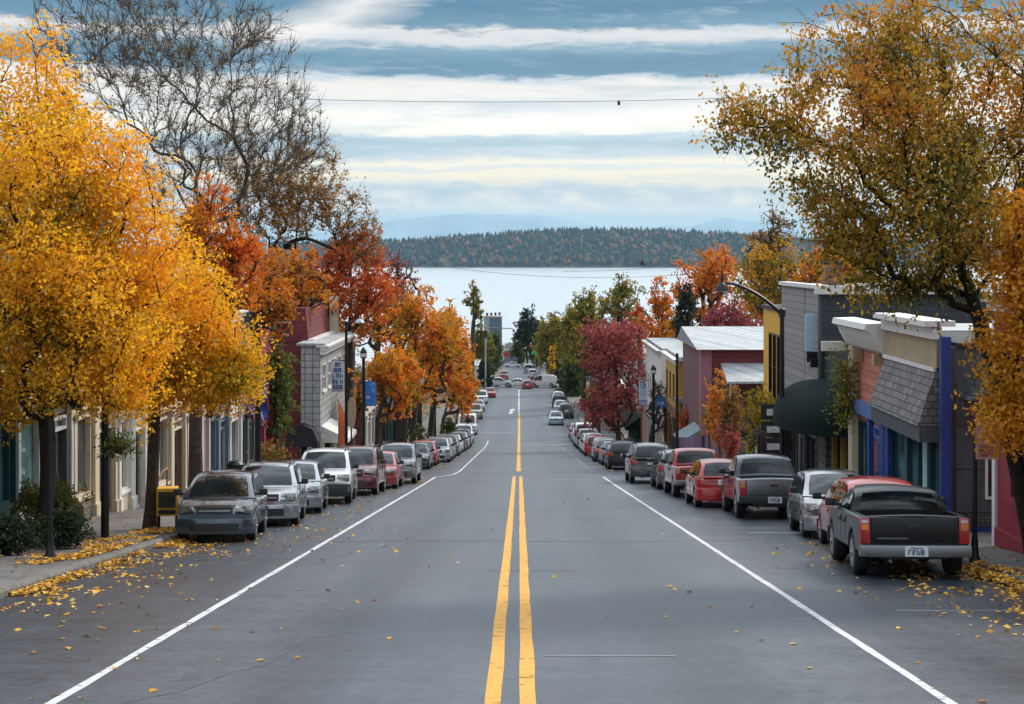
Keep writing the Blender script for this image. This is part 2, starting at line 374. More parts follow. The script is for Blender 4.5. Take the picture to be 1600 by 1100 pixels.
def build_ground():
    xs = np.array([-2600, -900, -300, -120, -60, -30, -14, -9, 0, 9, 14, 30, 60, 120, 300, 900, 2600.]); ys = np.concatenate([np.arange(-40, 800, 4.), [1000, 2000, 5200, 8000, 20000]])
    V = []; 
    for y in ys:
        for x in xs: V.append((x*(1 if y < 900 else 6), y, R(y)-.03))
    nx = len(xs); Fc = [(j*nx+i, j*nx+i+1, (j+1)*nx+i+1, (j+1)*nx+i) for j in range(len(ys)-1) for i in range(nx-1)]
    tag(link('ground', np_mesh('ground', V, Fc, earth_mat(), True)), kind='structure')
    V, Fc = strip(lambda y: kerb(-1, y)-.02, lambda y: kerb(1, y)+.02, -30, 432, 0, 1, 4)
    tag(link('road', np_mesh('road', V, Fc, asphalt, True)), kind='structure')
    # two cross streets
    for k, (y0, y1) in enumerate(((75, 83.5), (262, 276))):
        for sd in (-1, 1):
            a = (lambda y: kerb(-1, y)-.02) if sd < 0 else (lambda y: kerb(1, y)+.02)
            V, Fc = strip(sd*70, a, y0, y1, 0, 1, 2)
            tag(link('cross_street', np_mesh('cross_street', V, Fc, asphalt, True)), kind='structure')
    m, nt, N, L, b = mnodes('pavement_concrete')
    tc = N('ShaderNodeTexCoord'); t = N('ShaderNodeTexBrick'); L(tc.outputs['Object'], t.inputs['Vector']); t.offset = 0
    t.inputs['Color1'].default_value = (.15, .14, .135, 1); t.inputs['Color2'].default_value = (.12, .115, .11, 1); t.inputs['Mortar'].default_value = (.05, .05, .05, 1)
    t.inputs['Scale'].default_value = 1; t.inputs['Brick Width'].default_value = 1.5; t.inputs['Row Height'].default_value = 1.5; t.inputs['Mortar Size'].default_value = .012
    n = N('ShaderNodeTexNoise'); n.inputs['Scale'].default_value = 2.2; n.inputs['Detail'].default_value = 8; L(tc.outputs['Object'], n.inputs['Vector'])
    r = ramp_node(nt, [(.3, (.45, .44, .43)), (.7, (1.2, 1.2, 1.2))]); L(n.outputs['Fac'], r.inputs[0])
    mx = N('ShaderNodeMix'); mx.data_type = 'RGBA'; mx.blend_type = 'MULTIPLY'; mx.inputs[0].default_value = .8; L(t.outputs['Color'], mx.inputs[6]); L(r.outputs[0], mx.inputs[7]); L(mx.outputs[2], b.inputs['Base Color']); b.inputs['Roughness'].default_value = .85
    pave = m
    kerbm = pm('kerb_concrete', (.15, .14, .13), .85, var=.45, scale=5, bump=.5, bscale=30)
    for sd in (-1, 1):
        for y0, y1 in ((-30, 73.5), (85, 260), (278, 430)):
            k = lambda y: kerb(sd, y)+sd*.17
            w = (lambda y: kerb(sd, y)+sd*4.9) if sd < 0 else (lambda y: kerb(sd, y)+3.2)
            V, Fc = strip(k, w, y0, y1, SW, 1, 2)
            tag(link('pavement', np_mesh('pavement', V, Fc, pave, True)), kind='structure')
            # kerb stone: rounded top, real step
            prof = [(-.0, -.05), (0, .085), (.03, .125), (.06, SW+.006), (.19, SW+.006), (.19, -.05)]
            n = int((y1-y0)/.7)+1; ys = np.linspace(y0, y1, n); V = []; Fc = []; q = len(prof)
            rr = random.Random(4+sd)
            for y in ys:
                j = rr.uniform(-.012, .012)
                for a, z in prof: V.append((kerb(sd, y)+sd*(a+j), y, R(y)+z))
            Fc = [(i*q+c, i*q+c+1, (i+1)*q+c+1, (i+1)*q+c) for i in range(n-1) for c in range(q-1)]
            tag(link('kerb', np_mesh('kerb', V, Fc, kerbm, False)), kind='structure')
def paint_mat(name, rgb, wear=.5):
    m, nt, N, L, b = mnodes(name); tc = N('ShaderNodeTexCoord')
    n = N('ShaderNodeTexNoise'); n.inputs['Scale'].default_value = 9; n.inputs['Detail'].default_value = 8; n.inputs['Roughness'].default_value = .7; L(tc.outputs['Object'], n.inputs['Vector'])
    mp = N('ShaderNodeMapping'); mp.inputs['Scale'].default_value = (1, 3, 1); L(tc.outputs['Object'], mp.inputs[0])
    n2 = N('ShaderNodeTexNoise'); n2.inputs['Scale'].default_value = 3; n2.inputs['Detail'].default_value = 5; L(mp.outputs[0], n2.inputs['Vector'])
    ad = N('ShaderNodeMath'); ad.operation = 'ADD'; L(n.outputs['Fac'], ad.inputs[0]); L(n2.outputs['Fac'], ad.inputs[1])
    r = ramp_node(nt, [(.3, tuple(c*.45 for c in rgb)), (.45, tuple(c*.8 for c in rgb)), (.62, rgb)])
    hv = N('ShaderNodeMath'); hv.operation = 'MULTIPLY'; hv.inputs[1].default_value = .5; L(ad.outputs[0], hv.inputs[0]); L(hv.outputs[0], r.inputs[0])
    L(r.outputs[0], b.inputs['Base Color']); b.inputs['Roughness'].default_value = .65
    # worn holes
    gt = N('ShaderNodeMath'); gt.operation = 'GREATER_THAN'; gt.inputs[1].default_value = .36+.1*(1-wear) if wear else 0; L(hv.outputs[0], gt.inputs[0])
    if wear > .5: L(gt.outputs[0], b.inputs['Alpha'])
    return m
def build_markings():
    yel = paint_mat('yellow_road_paint', (.72, .36, .045), .6); wht = paint_mat('white_road_paint', (.60, .61, .62), .6); worn = paint_mat('worn_white_paint', (.26, .27, .29), .95)
    cxy = lambda y: float(np.interp(y, [10, 77, 150, 230, 420], [-.11, -.30, -.5, -.68, -1.2]))
    def ln(name, f, w, y0, y1, mat, step=1.5, jit=.006, seed=1, dz=.004):
        rr = random.Random(seed)
        n = max(2, int((y1-y0)/step)+1); V = []; Fc = []
        for y in np.linspace(y0, y1, n):
            c = f(y); a, b = rr.uniform(-jit, jit), rr.uniform(-jit, jit)
            V += [(c-w/2+a, y, R(y)+dz), (c+w/2+b, y, R(y)+dz)]
        Fc = [(2*i, 2*i+1, 2*i+3, 2*i+2) for i in range(n-1)]
        return tag(link(name, np_mesh(name, V, Fc, mat)), kind='structure')
    for s in (-1, 1): ln('yellow_centre_line', lambda y: cxy(y)+s*.165, .155, 8, 77, yel, 1.2, .008, 3+s)
    ln('faded_centre_line', lambda y: cxy(y)+.05, .24, 84, 196, yel, 2, .03, 9)
    ln('pale_centre_line', cxy, .18, 197, 258, wht, 2, .03, 10)
    ln('white_edge_line', lambda y: -4.38, .105, 8, 76.5, wht, .8, .008, 5)
    ln('white_edge_line', lambda y: 3.97, .105, 8, 76.5, wht, .8, .008, 6)
    ln('white_edge_line', lambda y: float(np.interp(y, [76, 79.5, 84, 150], [-4.38, -3.65, -3.5, -3.45])), .10, 76.5, 150, wht, 1.2, .01, 7)
    ln('white_edge_line', lambda y: float(np.interp(y, [76, 84, 150], [3.97, 3.75, 3.4])), .07, 84, 145, worn, 1.2, .01, 8)
    # worn parking ticks, stop bars and smears
    def bar(name, x0, x1, y, w, mat, dz=.0045):
        V = []; n = 8; rr = random.Random(int(x0*100+y*10))
        for i in range(n+1):
            x = x0+(x1-x0)*i/n; 
            for s in (-1, 1):
                yy = y+s*w/2*(1+rr.uniform(-.3, .3)); V.append((x, yy, R(yy)+dz))
        tag(link(name, np_mesh(name, V, [(2*i, 2*i+1, 2*i+3, 2*i+2) for i in range(n)], mat)), kind='structure')
    bar('parking_tick', 5.2, 7.5, 21.4, .07, worn); bar('parking_tick', -7.6, -6.1, 31.6, .06, worn); bar('parking_tick', 5.4, 6.9, 36.9, .35, worn)
    bar('parking_tick', 4.9, 6.2, 38.6, .18, worn); bar('parking_tick', 0.25, 1.7, 17.2, .05, worn); bar('parking_tick', 2.2, 3.4, 24.6, .06, worn)
    bar('parking_tick', -5.9, -4.9, 46, .12, worn)
    bar('stop_bar', -3.2, 3.3, 74.2, .35, worn); bar('stop_bar', -3.2, -.7, 84.4, .4, worn); bar('stop_bar', -.2, 3.1, 104, .3, worn); bar('stop_bar', -4.5, -1, 128, .5, worn); bar('stop_bar', .5, 5.5, 143, .6, worn); bar('stop_bar', -5, -.9, 165, .8, worn); bar('stop_bar', -.2, 5, 230, 1, worn); bar('stop_bar', -5.4, -.9, 246, 1, worn)
    # white lane arrow in the oncoming lane
    y = 196; rr = [(-1.9, 0), (-1.45, 0), (-1.35, 7), (-1.05, 7), (-1.25, 11), (-1.9, 8.5), (-1.75, 7.2)]
    V = [(a, y+b, R(y+b)+.006) for a, b in rr]
    me = bpy.data.meshes.new('lane_arrow'); me.from_pydata(V, [], [list(range(len(V)))]); tag(link('lane_arrow', me, wht), kind='structure')
    tar = pm('tar_seal', (.028, .03, .033), .5, var=.3)
    def seam(pts, w, seed):
        rr = random.Random(seed); V = []; 
        for i in range(len(pts)-1):
            (xa, ya), (xb, yb) = pts[i], pts[i+1]; n = max(2, int(math.hypot(xb-xa, yb-ya)/.25))
            for k in range(n):
                t = k/n; V.append((xa+(xb-xa)*t, ya+(yb-ya)*t+rr.uniform(-.035, .035)))
        P = []
        for i, (a, b) in enumerate(V):
            j = min(i+1, len(V)-1); k = max(i-1, 0); d = Vector((V[j][0]-V[k][0], V[j][1]-V[k][1])).normalized(); ww = w*rr.uniform(.5, 1.2)/2
            for s in (-1, 1):
                q = (a-d.y*ww*s, b+d.x*ww*s); P.append((*q, R(q[1])+.0025))
        tag(link('tar_seam', np_mesh('tar_seam', P, [(2*i, 2*i+1, 2*i+3, 2*i+2) for i in range(len(V)-1)], tar)), kind='structure')
    seam([(-4.6, 34.2), (-1, 34.4), (2, 34.1), (5.4, 34.6)], .14, 1); seam([(-7.6, 29.2), (-3.4, 29.8)], .07, 2); seam([(-.6, 27.3), (1.2, 27.2)], .06, 4)
    seam([(-4.1, 13.6), (-3.3, 15), (-3.05, 16.0), (-2.75, 16.6), (-2.6, 18.6), (-1.9, 19.4)], .011, 3); seam([(3.6, 36.5), (6.8, 36.2)], .16, 5); seam([(-4.3, 76), (4, 76)], .3, 6); seam([(-7, 83), (7, 83)], .3, 7)
    seam([(-3.9, 47), (3.8, 47.4)], .07, 8); seam([(-6.5, 118), (6.5, 118)], .5, 9); seam([(-6.5, 150), (6.5, 151)], .8, 10)
build_ground(); build_markings()

# ------------------------------------------------------------------ lake, far shore, mountains
def build_lake():
    m, nt, N, L, b = mnodes('lake_water'); tc = N('ShaderNodeTexCoord')
    mp = N('ShaderNodeMapping'); mp.inputs['Scale'].default_value = (.35, 1, 1); L(tc.outputs['Object'], mp.inputs[0])
    n = N('ShaderNodeTexNoise'); n.inputs['Scale'].default_value = .25; n.inputs['Detail'].default_value = 7; n.inputs['Roughness'].default_value = .7; L(mp.outputs[0], n.inputs['Vector'])
    bp = N('ShaderNodeBump'); bp.inputs['Strength'].default_value = .06; bp.inputs['Distance'].default_value = .3; L(n.outputs['Fac'], bp.inputs['Height']); L(bp.outputs[0], b.inputs['Normal'])
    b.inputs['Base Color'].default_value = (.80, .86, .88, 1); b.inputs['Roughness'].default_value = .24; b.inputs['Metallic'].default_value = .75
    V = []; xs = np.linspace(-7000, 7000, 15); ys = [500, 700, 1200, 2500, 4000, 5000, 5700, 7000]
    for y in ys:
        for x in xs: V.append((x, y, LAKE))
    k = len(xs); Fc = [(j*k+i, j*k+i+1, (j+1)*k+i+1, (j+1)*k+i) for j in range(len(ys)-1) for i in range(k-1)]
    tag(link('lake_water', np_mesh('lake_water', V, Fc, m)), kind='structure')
def hnoise(x, seed):
    r = np.random.RandomState(seed); s = 0
    for k in range(6):
        s = s+np.sin(x*(.0011*1.9**k)+r.uniform(0, 7))*.6**k
    return s
def far_hill(x, y):
    """height over the lake of the wooded far shore"""
    y0 = 5600+60*hnoise(x*1.7, 3)
    d = np.clip((y-y0)/620, 0, 1)
    top = np.interp(x, [-3500, -900, -480, -300, 60, 300, 700, 1000, 3500], [50, 80, 88, 100, 112, 122, 120, 112, 80])+9*hnoise(x*2.2, 5)
    return np.where(y < y0-5, -3, 2+top*np.sin(d*np.pi/2)**.8)
def build_far():
    hm = pm('far_hill_soil', (.035, .04, .02), .95, var=.3, scale=.01)
    xs = np.arange(-3500, 3501, 50.); ys = np.arange(5450, 6700, 40.)
    XX, YY = np.meshgrid(xs, ys); ZZ = far_hill(XX, YY)+LAKE
    V = np.stack([XX, YY, ZZ], -1).reshape(-1, 3); k = len(xs)
    Fc = [(j*k+i, j*k+i+1, (j+1)*k+i+1, (j+1)*k+i) for j in range(len(ys)-1) for i in range(k-1)]
    tag(link('far_shore_hill', np_mesh('far_shore_hill', V, Fc, hm, True)), kind='structure')
    r = np.random.RandomState(8); VV = []; FF = []; T = []; off = 0
    n = 5200; tx = r.uniform(-1500, 1500, n); u = r.rand(n)**1.3; ty = 5600+60*hnoise(tx*1.7, 3)+8+u*640
    tz = far_hill(tx, ty)+LAKE
    k = 6
    for i in range(n):
        con = r.rand() < (.25+.5*u[i]); h = r.uniform(14, 31)*(1.1 if con else .85); w = h*(.24 if con else .40)*r.uniform(.8, 1.2)
        if con:
            prof = [(.25, .04), (1, .16), (.5, .42), (.72, .44), (.3, .7), (.42, .72), (.03, 1)]
        else:
            prof = [(.3, .1), (.85, .25), (1, .5), (.8, .75), (.45, .93), (.1, 1)]
        a0 = r.uniform(0, 6); rows = len(prof); P = np.zeros((rows, k, 3))
        for j, (q, z) in enumerate(prof):
            a = a0+np.arange(k)/k*2*np.pi+j*.3; rr_ = w*q*r.uniform(.7, 1.3, k)
            P[j, :, 0] = tx[i]+rr_*np.cos(a); P[j, :, 1] = ty[i]+rr_*np.sin(a); P[j, :, 2] = tz[i]-1+h*z+r.uniform(-.03, .03, k)*h
        VV.append(P.reshape(-1, 3))
        j, c = np.meshgrid(np.arange(rows-1), np.arange(k), indexing='ij'); j = j.ravel(); c = c.ravel()
        FF.append(off+np.stack([j*k+c, j*k+(c+1) % k, (j+1)*k+(c+1) % k, (j+1)*k+c], 1)); off += rows*k
        base = r.uniform(0, .42) if con else r.choice([r.uniform(.2, .5), r.uniform(.5, 1)], p=[.62, .38])
        T.append(np.clip(base+r.uniform(-.06, .06, (rows-1)*k), 0, 1))
    mat = leafmat('far_wood_hazed_foliage', [(0, (.003, .020, .026)), (.3, (.006, .034, .040)), (.5, (.02, .055, .045)), (.68, (.20, .12, .03)), (.85, (.30, .10, .035)), (1, (.24, .06, .04))], .1)  # blue-green of the distant haze is put into the leaf colours
    o = link('far_shore_wood', np_mesh('far_shore_wood', np.concatenate(VV), np.concatenate(FF), mat, False, np.concatenate(T)))
    tag(o, 'dark conifer and autumn wood covering the far lake shore', 'woodland', kind='stuff')
    mm = pm('hazed_mountain_rock', (.33, .45, .54), .95, var=.15, scale=.0006)  # pale blue of the far haze is painted into the rock colour
    for nm, pts, y0 in (('mountain_ridge', [(330, 372), (560, 362), (620, 342), (660, 338), (735, 333), (790, 335), (850, 337), (900, 344), (960, 358), (1010, 372)], 19000),
                        ('mountain_ridge', [(930, 374), (1000, 356), (1050, 352), (1080, 353), (1110, 346), (1135, 340), (1160, 346), (1240, 344), (1330, 360), (1420, 374)], 20000)):
        xp = [X(p[0], y0) for p in pts]; zp = [Z(p[1], y0) for p in pts]
        xs = np.linspace(xp[0]-600, xp[-1]+600, 160); top = np.interp(xs, xp, zp); top = top+6*hnoise(xs*2.3, 11); top[0] = top[-1] = LAKE
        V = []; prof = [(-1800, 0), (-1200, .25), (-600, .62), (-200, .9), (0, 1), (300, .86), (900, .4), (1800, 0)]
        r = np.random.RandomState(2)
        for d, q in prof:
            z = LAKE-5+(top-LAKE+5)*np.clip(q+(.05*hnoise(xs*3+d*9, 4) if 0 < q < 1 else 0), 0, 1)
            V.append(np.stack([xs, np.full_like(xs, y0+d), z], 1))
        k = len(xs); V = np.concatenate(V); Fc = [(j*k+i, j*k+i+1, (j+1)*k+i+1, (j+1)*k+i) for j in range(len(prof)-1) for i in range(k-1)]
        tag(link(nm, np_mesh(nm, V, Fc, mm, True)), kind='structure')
build_lake(); build_far()
# ------------------------------------------------------------------ trees
def tubes(P0, P1, r0, r1, k):
    d = P1-P0; ln = np.linalg.norm(d, axis=1, keepdims=True)+1e-9; t = d/ln
    ref = np.where(np.abs(t[:, 2:3]) < .9, np.array([[0, 0, 1.]]), np.array([[1., 0, 0]]))
    u = np.cross(t, ref); u /= np.linalg.norm(u, axis=1, keepdims=True)+1e-9; w = np.cross(t, u)
    a = np.arange(k)/k*2*np.pi; c, s = np.cos(a), np.sin(a)
    ring = u[:, None]*c[None, :, None]+w[:, None]*s[None, :, None]
    V = np.stack([P0[:, None]+ring*r0[:, None, None], P1[:, None]+ring*r1[:, None, None]], 1)
    n = len(P0); i = np.arange(k); j = (i+1) % k
    f = np.stack([i, j, k+j, k+i], 1)[None]+(np.arange(n)*2*k)[:, None, None]
    return V.reshape(-1, 3), f.reshape(-1, 4)
def leaf_mesh(name, P, size, mat, tint, rs, droop=.35, aspect=.62):
    """a folded rhombic blade at each point"""
    n = len(P); d = rs.normal(size=(n, 3)); d[:, 2] -= droop*1.2; d /= np.linalg.norm(d, axis=1, keepdims=True)
    q = rs.normal(size=(n, 3)); q -= d*np.sum(q*d, 1, keepdims=True); q /= np.linalg.norm(q, axis=1, keepdims=True)
    nn = np.cross(d, q); L = (size*rs.uniform(.65, 1.3, n))[:, None]; w = L*aspect/2; fold = L*rs.uniform(-.14, .14, n)[:, None]
    V = np.stack([P, P+d*L*.45+q*w+nn*fold, P+d*L, P+d*L*.45-q*w+nn*fold], 1).reshape(-1, 3)
    Fc = np.arange(4*n).reshape(-1, 4)
    return np_mesh(name, V, Fc, mat, False, tint)
def grow(rs, base, fork, lumps, ntips, up=.6, leader=None, curve=.35, ang=.8):
    """branch skeleton: every tip in the lumps is joined to the cheapest node already grown"""
    pos = [np.array(base, float)]; par = [-1]
    base = np.array(base, float); fork = np.array(fork, float); n = 5
    off = rs.normal(size=3)*.05
    for i in range(1, n+1):
        t = i/n; p = base+(fork-base)*t; p[:2] += off[:2]*math.sin(t*math.pi)*np.linalg.norm(fork-base)*.4; pos.append(p); par.append(len(pos)-2)
    if leader is not None:
        leader = np.array(leader, float); a = pos[-1]; m = 5
        for i in range(1, m+1):
            t = i/m; p = a+(leader-a)*t+rs.normal(size=3)*.04*np.linalg.norm(leader-a)*(1-t*.5)*.5; pos.append(p); par.append(len(pos)-2)
    wts = np.array([l[3]*l[4]*l[5] for l in lumps]); wts = wts**.6; wts /= wts.sum()
    tips = []
    for li in rs.choice(len(lumps), ntips, p=wts):
        l = lumps[li]; v = rs.normal(size=3); v /= np.linalg.norm(v); v *= rs.rand()**.4; tips.append([l[0]+v[0]*l[3], l[1]+v[1]*l[4], l[2]+v[2]*l[5]])
    tips = np.array(tips); tips = tips[np.argsort(np.linalg.norm(tips-fork, axis=1)*(1+.15*rs.rand(ntips)))]
    cap = len(pos)+ntips*4+4; A = np.zeros((cap, 3)); A[:len(pos)] = pos; cnt = len(pos); istip = np.zeros(cap, bool); DR = np.zeros((cap, 3)); DR[:, 2] = 1
    for i in range(1, cnt): v = A[i]-A[par[i]]; DR[i] = v/(np.linalg.norm(v)+1e-9)
    for tp in tips:
        lo = 3; d = tp-A[lo:cnt]; dist = np.linalg.norm(d, axis=1); hor = np.linalg.norm(d[:, :2], axis=1)
        cost = dist*(1+ang*(1-np.sum(d*DR[lo:cnt], 1)/(dist+1e-6)))+up*np.maximum(0, hor*.5-d[:, 2])
        b = lo+int(np.argmin(cost)); D = dist[b-lo]
        pa = par[b]; dirp = A[b]-A[pa] if pa >= 0 else np.array([0, 0, 1.]); dirp = dirp/(np.linalg.norm(dirp)+1e-9)
        ctrl = A[b]+dirp*D*curve+np.array([0, 0, .1*D]); prev = b
        for t in (.34, .67, 1.0):
            p = (1-t)**2*A[b]+2*t*(1-t)*ctrl+t*t*tp
            if t < 1: p = p+rs.normal(size=3)*.03*D
            A[cnt] = p; v = p-A[prev]; DR[cnt] = v/(np.linalg.norm(v)+1e-9); par.append(prev); prev = cnt; cnt += 1
        istip[cnt-1] = True
    A = A[:cnt]; par = np.array(par); istip = istip[:cnt]
    load = istip.astype(float)
    for i in range(cnt-1, 0, -1): load[par[i]] += load[i]
    return A, par, istip, load
def lumpy(rs, c, rx, ry, rz, n=8, sub=.55, spread=.62, taper=0.0):
    ls = [(c[0], c[1], c[2], rx*.62, ry*.62, rz*.7)]
    for _ in range(n):
        v = rs.normal(size=3); v /= np.linalg.norm(v); k = sub*rs.uniform(.6, 1.1); tz = 1-taper*max(0, v[2])
        ls.append((c[0]+v[0]*rx*spread*tz, c[1]+v[1]*ry*spread*tz, c[2]+v[2]*rz*spread, rx*k*tz, ry*k*tz, rz*k*.9))
    return ls
def tree(name, label, cat, base, lumps, fork, ntips, lpt, lsize, stops, seed, tr=.16, spread=.3, leader=None, tintf=None, up=.6,
         group=None, bk=None, transl=.45, twigs=0, leafp=1.0, rmin=.006, expo=.43, droop=.35, kfar=False, lmat=None, curve=.35, ang=.8):
    rs = np.random.RandomState(seed); bx, by = base; bz = R(by)+SW*.5
    root = empty(name, (bx, by, bz), label=label, cat=cat, group=group); O = np.array([bx, by, bz])
    A, par, tip, load = grow(rs, (bx, by, bz-.15), fork, lumps, ntips, up, leader, curve, ang)
    tot = load[1]; rad_ = np.maximum(rmin, tr*(load/tot)**expo); rad_[0] *= 1.5; rad_[1] *= 1.12
    idx = np.arange(1, len(A)); P0, P1, r0, r1 = A[par[idx]], A[idx], rad_[par[idx]], rad_[idx]
    r0 = np.minimum(r0, np.where(par[idx] < 5, r0, r1*1.35))
    big = r1 > .03
    parts = []
    if twigs:                                   # fine bare twigs off every outer segment
        sel = np.where(~big)[0]; sel = np.repeat(sel, twigs); n = len(sel)
        t = rs.rand(n)[:, None]; q0 = P0[sel]*(1-t)+P1[sel]*t; dd = P1[sel]-P0[sel]; dd /= np.linalg.norm(dd, axis=1, keepdims=True)+1e-9
        v = dd+rs.normal(size=(n, 3))*.4+np.array([0, 0, .25]); v /= np.linalg.norm(v, axis=1, keepdims=True); ln = rs.uniform(.25, 1.0, n)[:, None]*spread*2.2
        q1 = q0+v*ln; parts.append((q0, q1, np.full(n, rmin*.8), np.full(n, rmin*.35), 3))
        tw0, tw1 = q0, q1
    for s, k in ((big, 4 if kfar else 7), (~big, 3)):
        if s.any(): parts.append((P0[s], P1[s], r0[s], r1[s], k))
    V = []; Fc = []; off = 0
    for p in parts:
        v, f = tubes(*p); V.append(v); Fc.append(f+off); off += len(v)
    link('trunk', np_mesh('trunk', np.concatenate(V)-O, np.concatenate(Fc), bk or bark, True), None, root)
    # leaves
    if lpt:
        seg = np.where(rad_[idx] < max(.035, rmin*2.2))[0]
        n = int(ntips*lpt); s = rs.choice(seg, n); t = rs.rand(n)[:, None]
        ctr = P0[s]*(1-t)+P1[s]*t
        if twigs and leafp < 1:
            s = rs.choice(len(tw0), n); ctr = tw0[s]*(1-t)+tw1[s]*t; Pl = ctr+rs.normal(size=(n, 3))*.04
        else:
            nc = max(1, n//9); cid = rs.randint(0, nc, n); cc = ctr[:nc]+rs.normal(size=(nc, 3))*spread*np.array([1, 1, .8]); ctr = cc[cid]; Pl = ctr+rs.normal(size=(n, 3))*spread*.36; cvar = rs.normal(0, .10, nc)[cid]
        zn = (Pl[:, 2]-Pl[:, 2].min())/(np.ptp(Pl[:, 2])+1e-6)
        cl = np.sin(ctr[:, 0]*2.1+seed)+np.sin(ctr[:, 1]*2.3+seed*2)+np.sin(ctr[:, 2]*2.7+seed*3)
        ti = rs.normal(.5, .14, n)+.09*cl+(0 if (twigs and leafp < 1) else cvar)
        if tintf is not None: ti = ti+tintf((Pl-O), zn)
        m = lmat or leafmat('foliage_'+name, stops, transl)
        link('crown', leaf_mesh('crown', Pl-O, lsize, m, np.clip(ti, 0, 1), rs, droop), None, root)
    return root
def ptree(name, label, px, yt, yb, hw, Y, stops, seed, cat='tree', trunk_px=None, base=None, dense=1.0, lsize=.2, n=8, taper=.2, group=None, transl=.45, tr=None, bk=None, squash=1.0, tintf=None, **k):
    """a tree whose crown fills a px box at depth Y"""
    cx_, zt, zb, rx = X(px, Y), Z(yt, Y), Z(yb, Y), hw*Y/F
    rz = (zt-zb)/2; rs = np.random.RandomState(seed+77)
    lm = lumpy(rs, (cx_, Y, (zt+zb)/2), rx, rx*squash, rz, n, taper=taper)
    bx = base if base is not None else (X(trunk_px, Y) if trunk_px else cx_)
    g = R(Y); fz = max(g+1.0, zb+.12*rz); fork = (bx*.8+cx_*.2, Y, fz)
    area = (2*hw)*(yb-yt)*.41          # render px² of the crown
    lp = lsize*1536/Y; nl = int(dense*2.6*area/(lp*lp*.31)*(1+.3*0)); nl = max(700, min(nl, 42000))
    nt = int(np.clip(nl/26, 260 if k.get('twigs') else 60, 620))
    return tree(name, label, cat, (bx, Y), lm, fork, nt, nl/nt, lsize, stops, seed, tr=tr or max(.1, .02*(zt-g)), spread=max(.16, rx*.11),
                leader=(cx_, Y, zt-.25*rz), group=group, transl=transl, bk=bk, rmin=max(.006, .00022*Y), kfar=Y > 80, tintf=tintf, **k)
YEL = [(0, (.10, .12, .008)), (.22, (.36, .30, .01)), (.45, (.86, .47, .014)), (.7, (.97, .54, .018)), (1, (.97, .42, .02))]
ORG = [(0, (.20, .10, .012)), (.25, (.55, .22, .012)), (.5, (.78, .27, .014)), (.75, (.80, .17, .018)), (1, (.62, .09, .02))]
ORY = [(0, (.13, .12, .012)), (.25, (.42, .26, .012)), (.5, (.80, .34, .012)), (.78, (.82, .22, .015)), (1, (.65, .09, .025))]
RED = [(0, (.24, .08, .02)), (.3, (.56, .16, .025)), (.6, (.58, .085, .03)), (.85, (.72, .20, .025)), (1, (.8, .36, .03))]
RUST = [(0, (.18, .08, .02)), (.3, (.48, .19, .02)), (.6, (.74, .28, .02)), (.85, (.66, .14, .025)), (1, (.8, .38, .02))]
CRIM = [(0, (.07, .03, .02)), (.3, (.26, .05, .05)), (.6, (.44, .085, .085)), (.85, (.55, .15, .14)), (1, (.32, .16, .05))]
OLV = [(0, (.05, .065, .014)), (.35, (.16, .17, .02)), (.65, (.34, .27, .022)), (.9, (.55, .34, .025)), (1, (.6, .28, .02))]
GRN = [(0, (.03, .045, .014)), (.4, (.08, .12, .024)), (.75, (.18, .21, .03)), (1, (.3, .24, .02))]
DKG = [(0, (.012, .022, .016)), (.5, (.025, .045, .028)), (1, (.06, .085, .03))]
BRN = [(0, (.09, .055, .025)), (.4, (.22, .12, .03)), (.7, (.34, .17, .03)), (1, (.5, .24, .03))]
PUR = [(0, (.10, .025, .03)), (.5, (.30, .055, .075)), (1, (.44, .11, .11))]

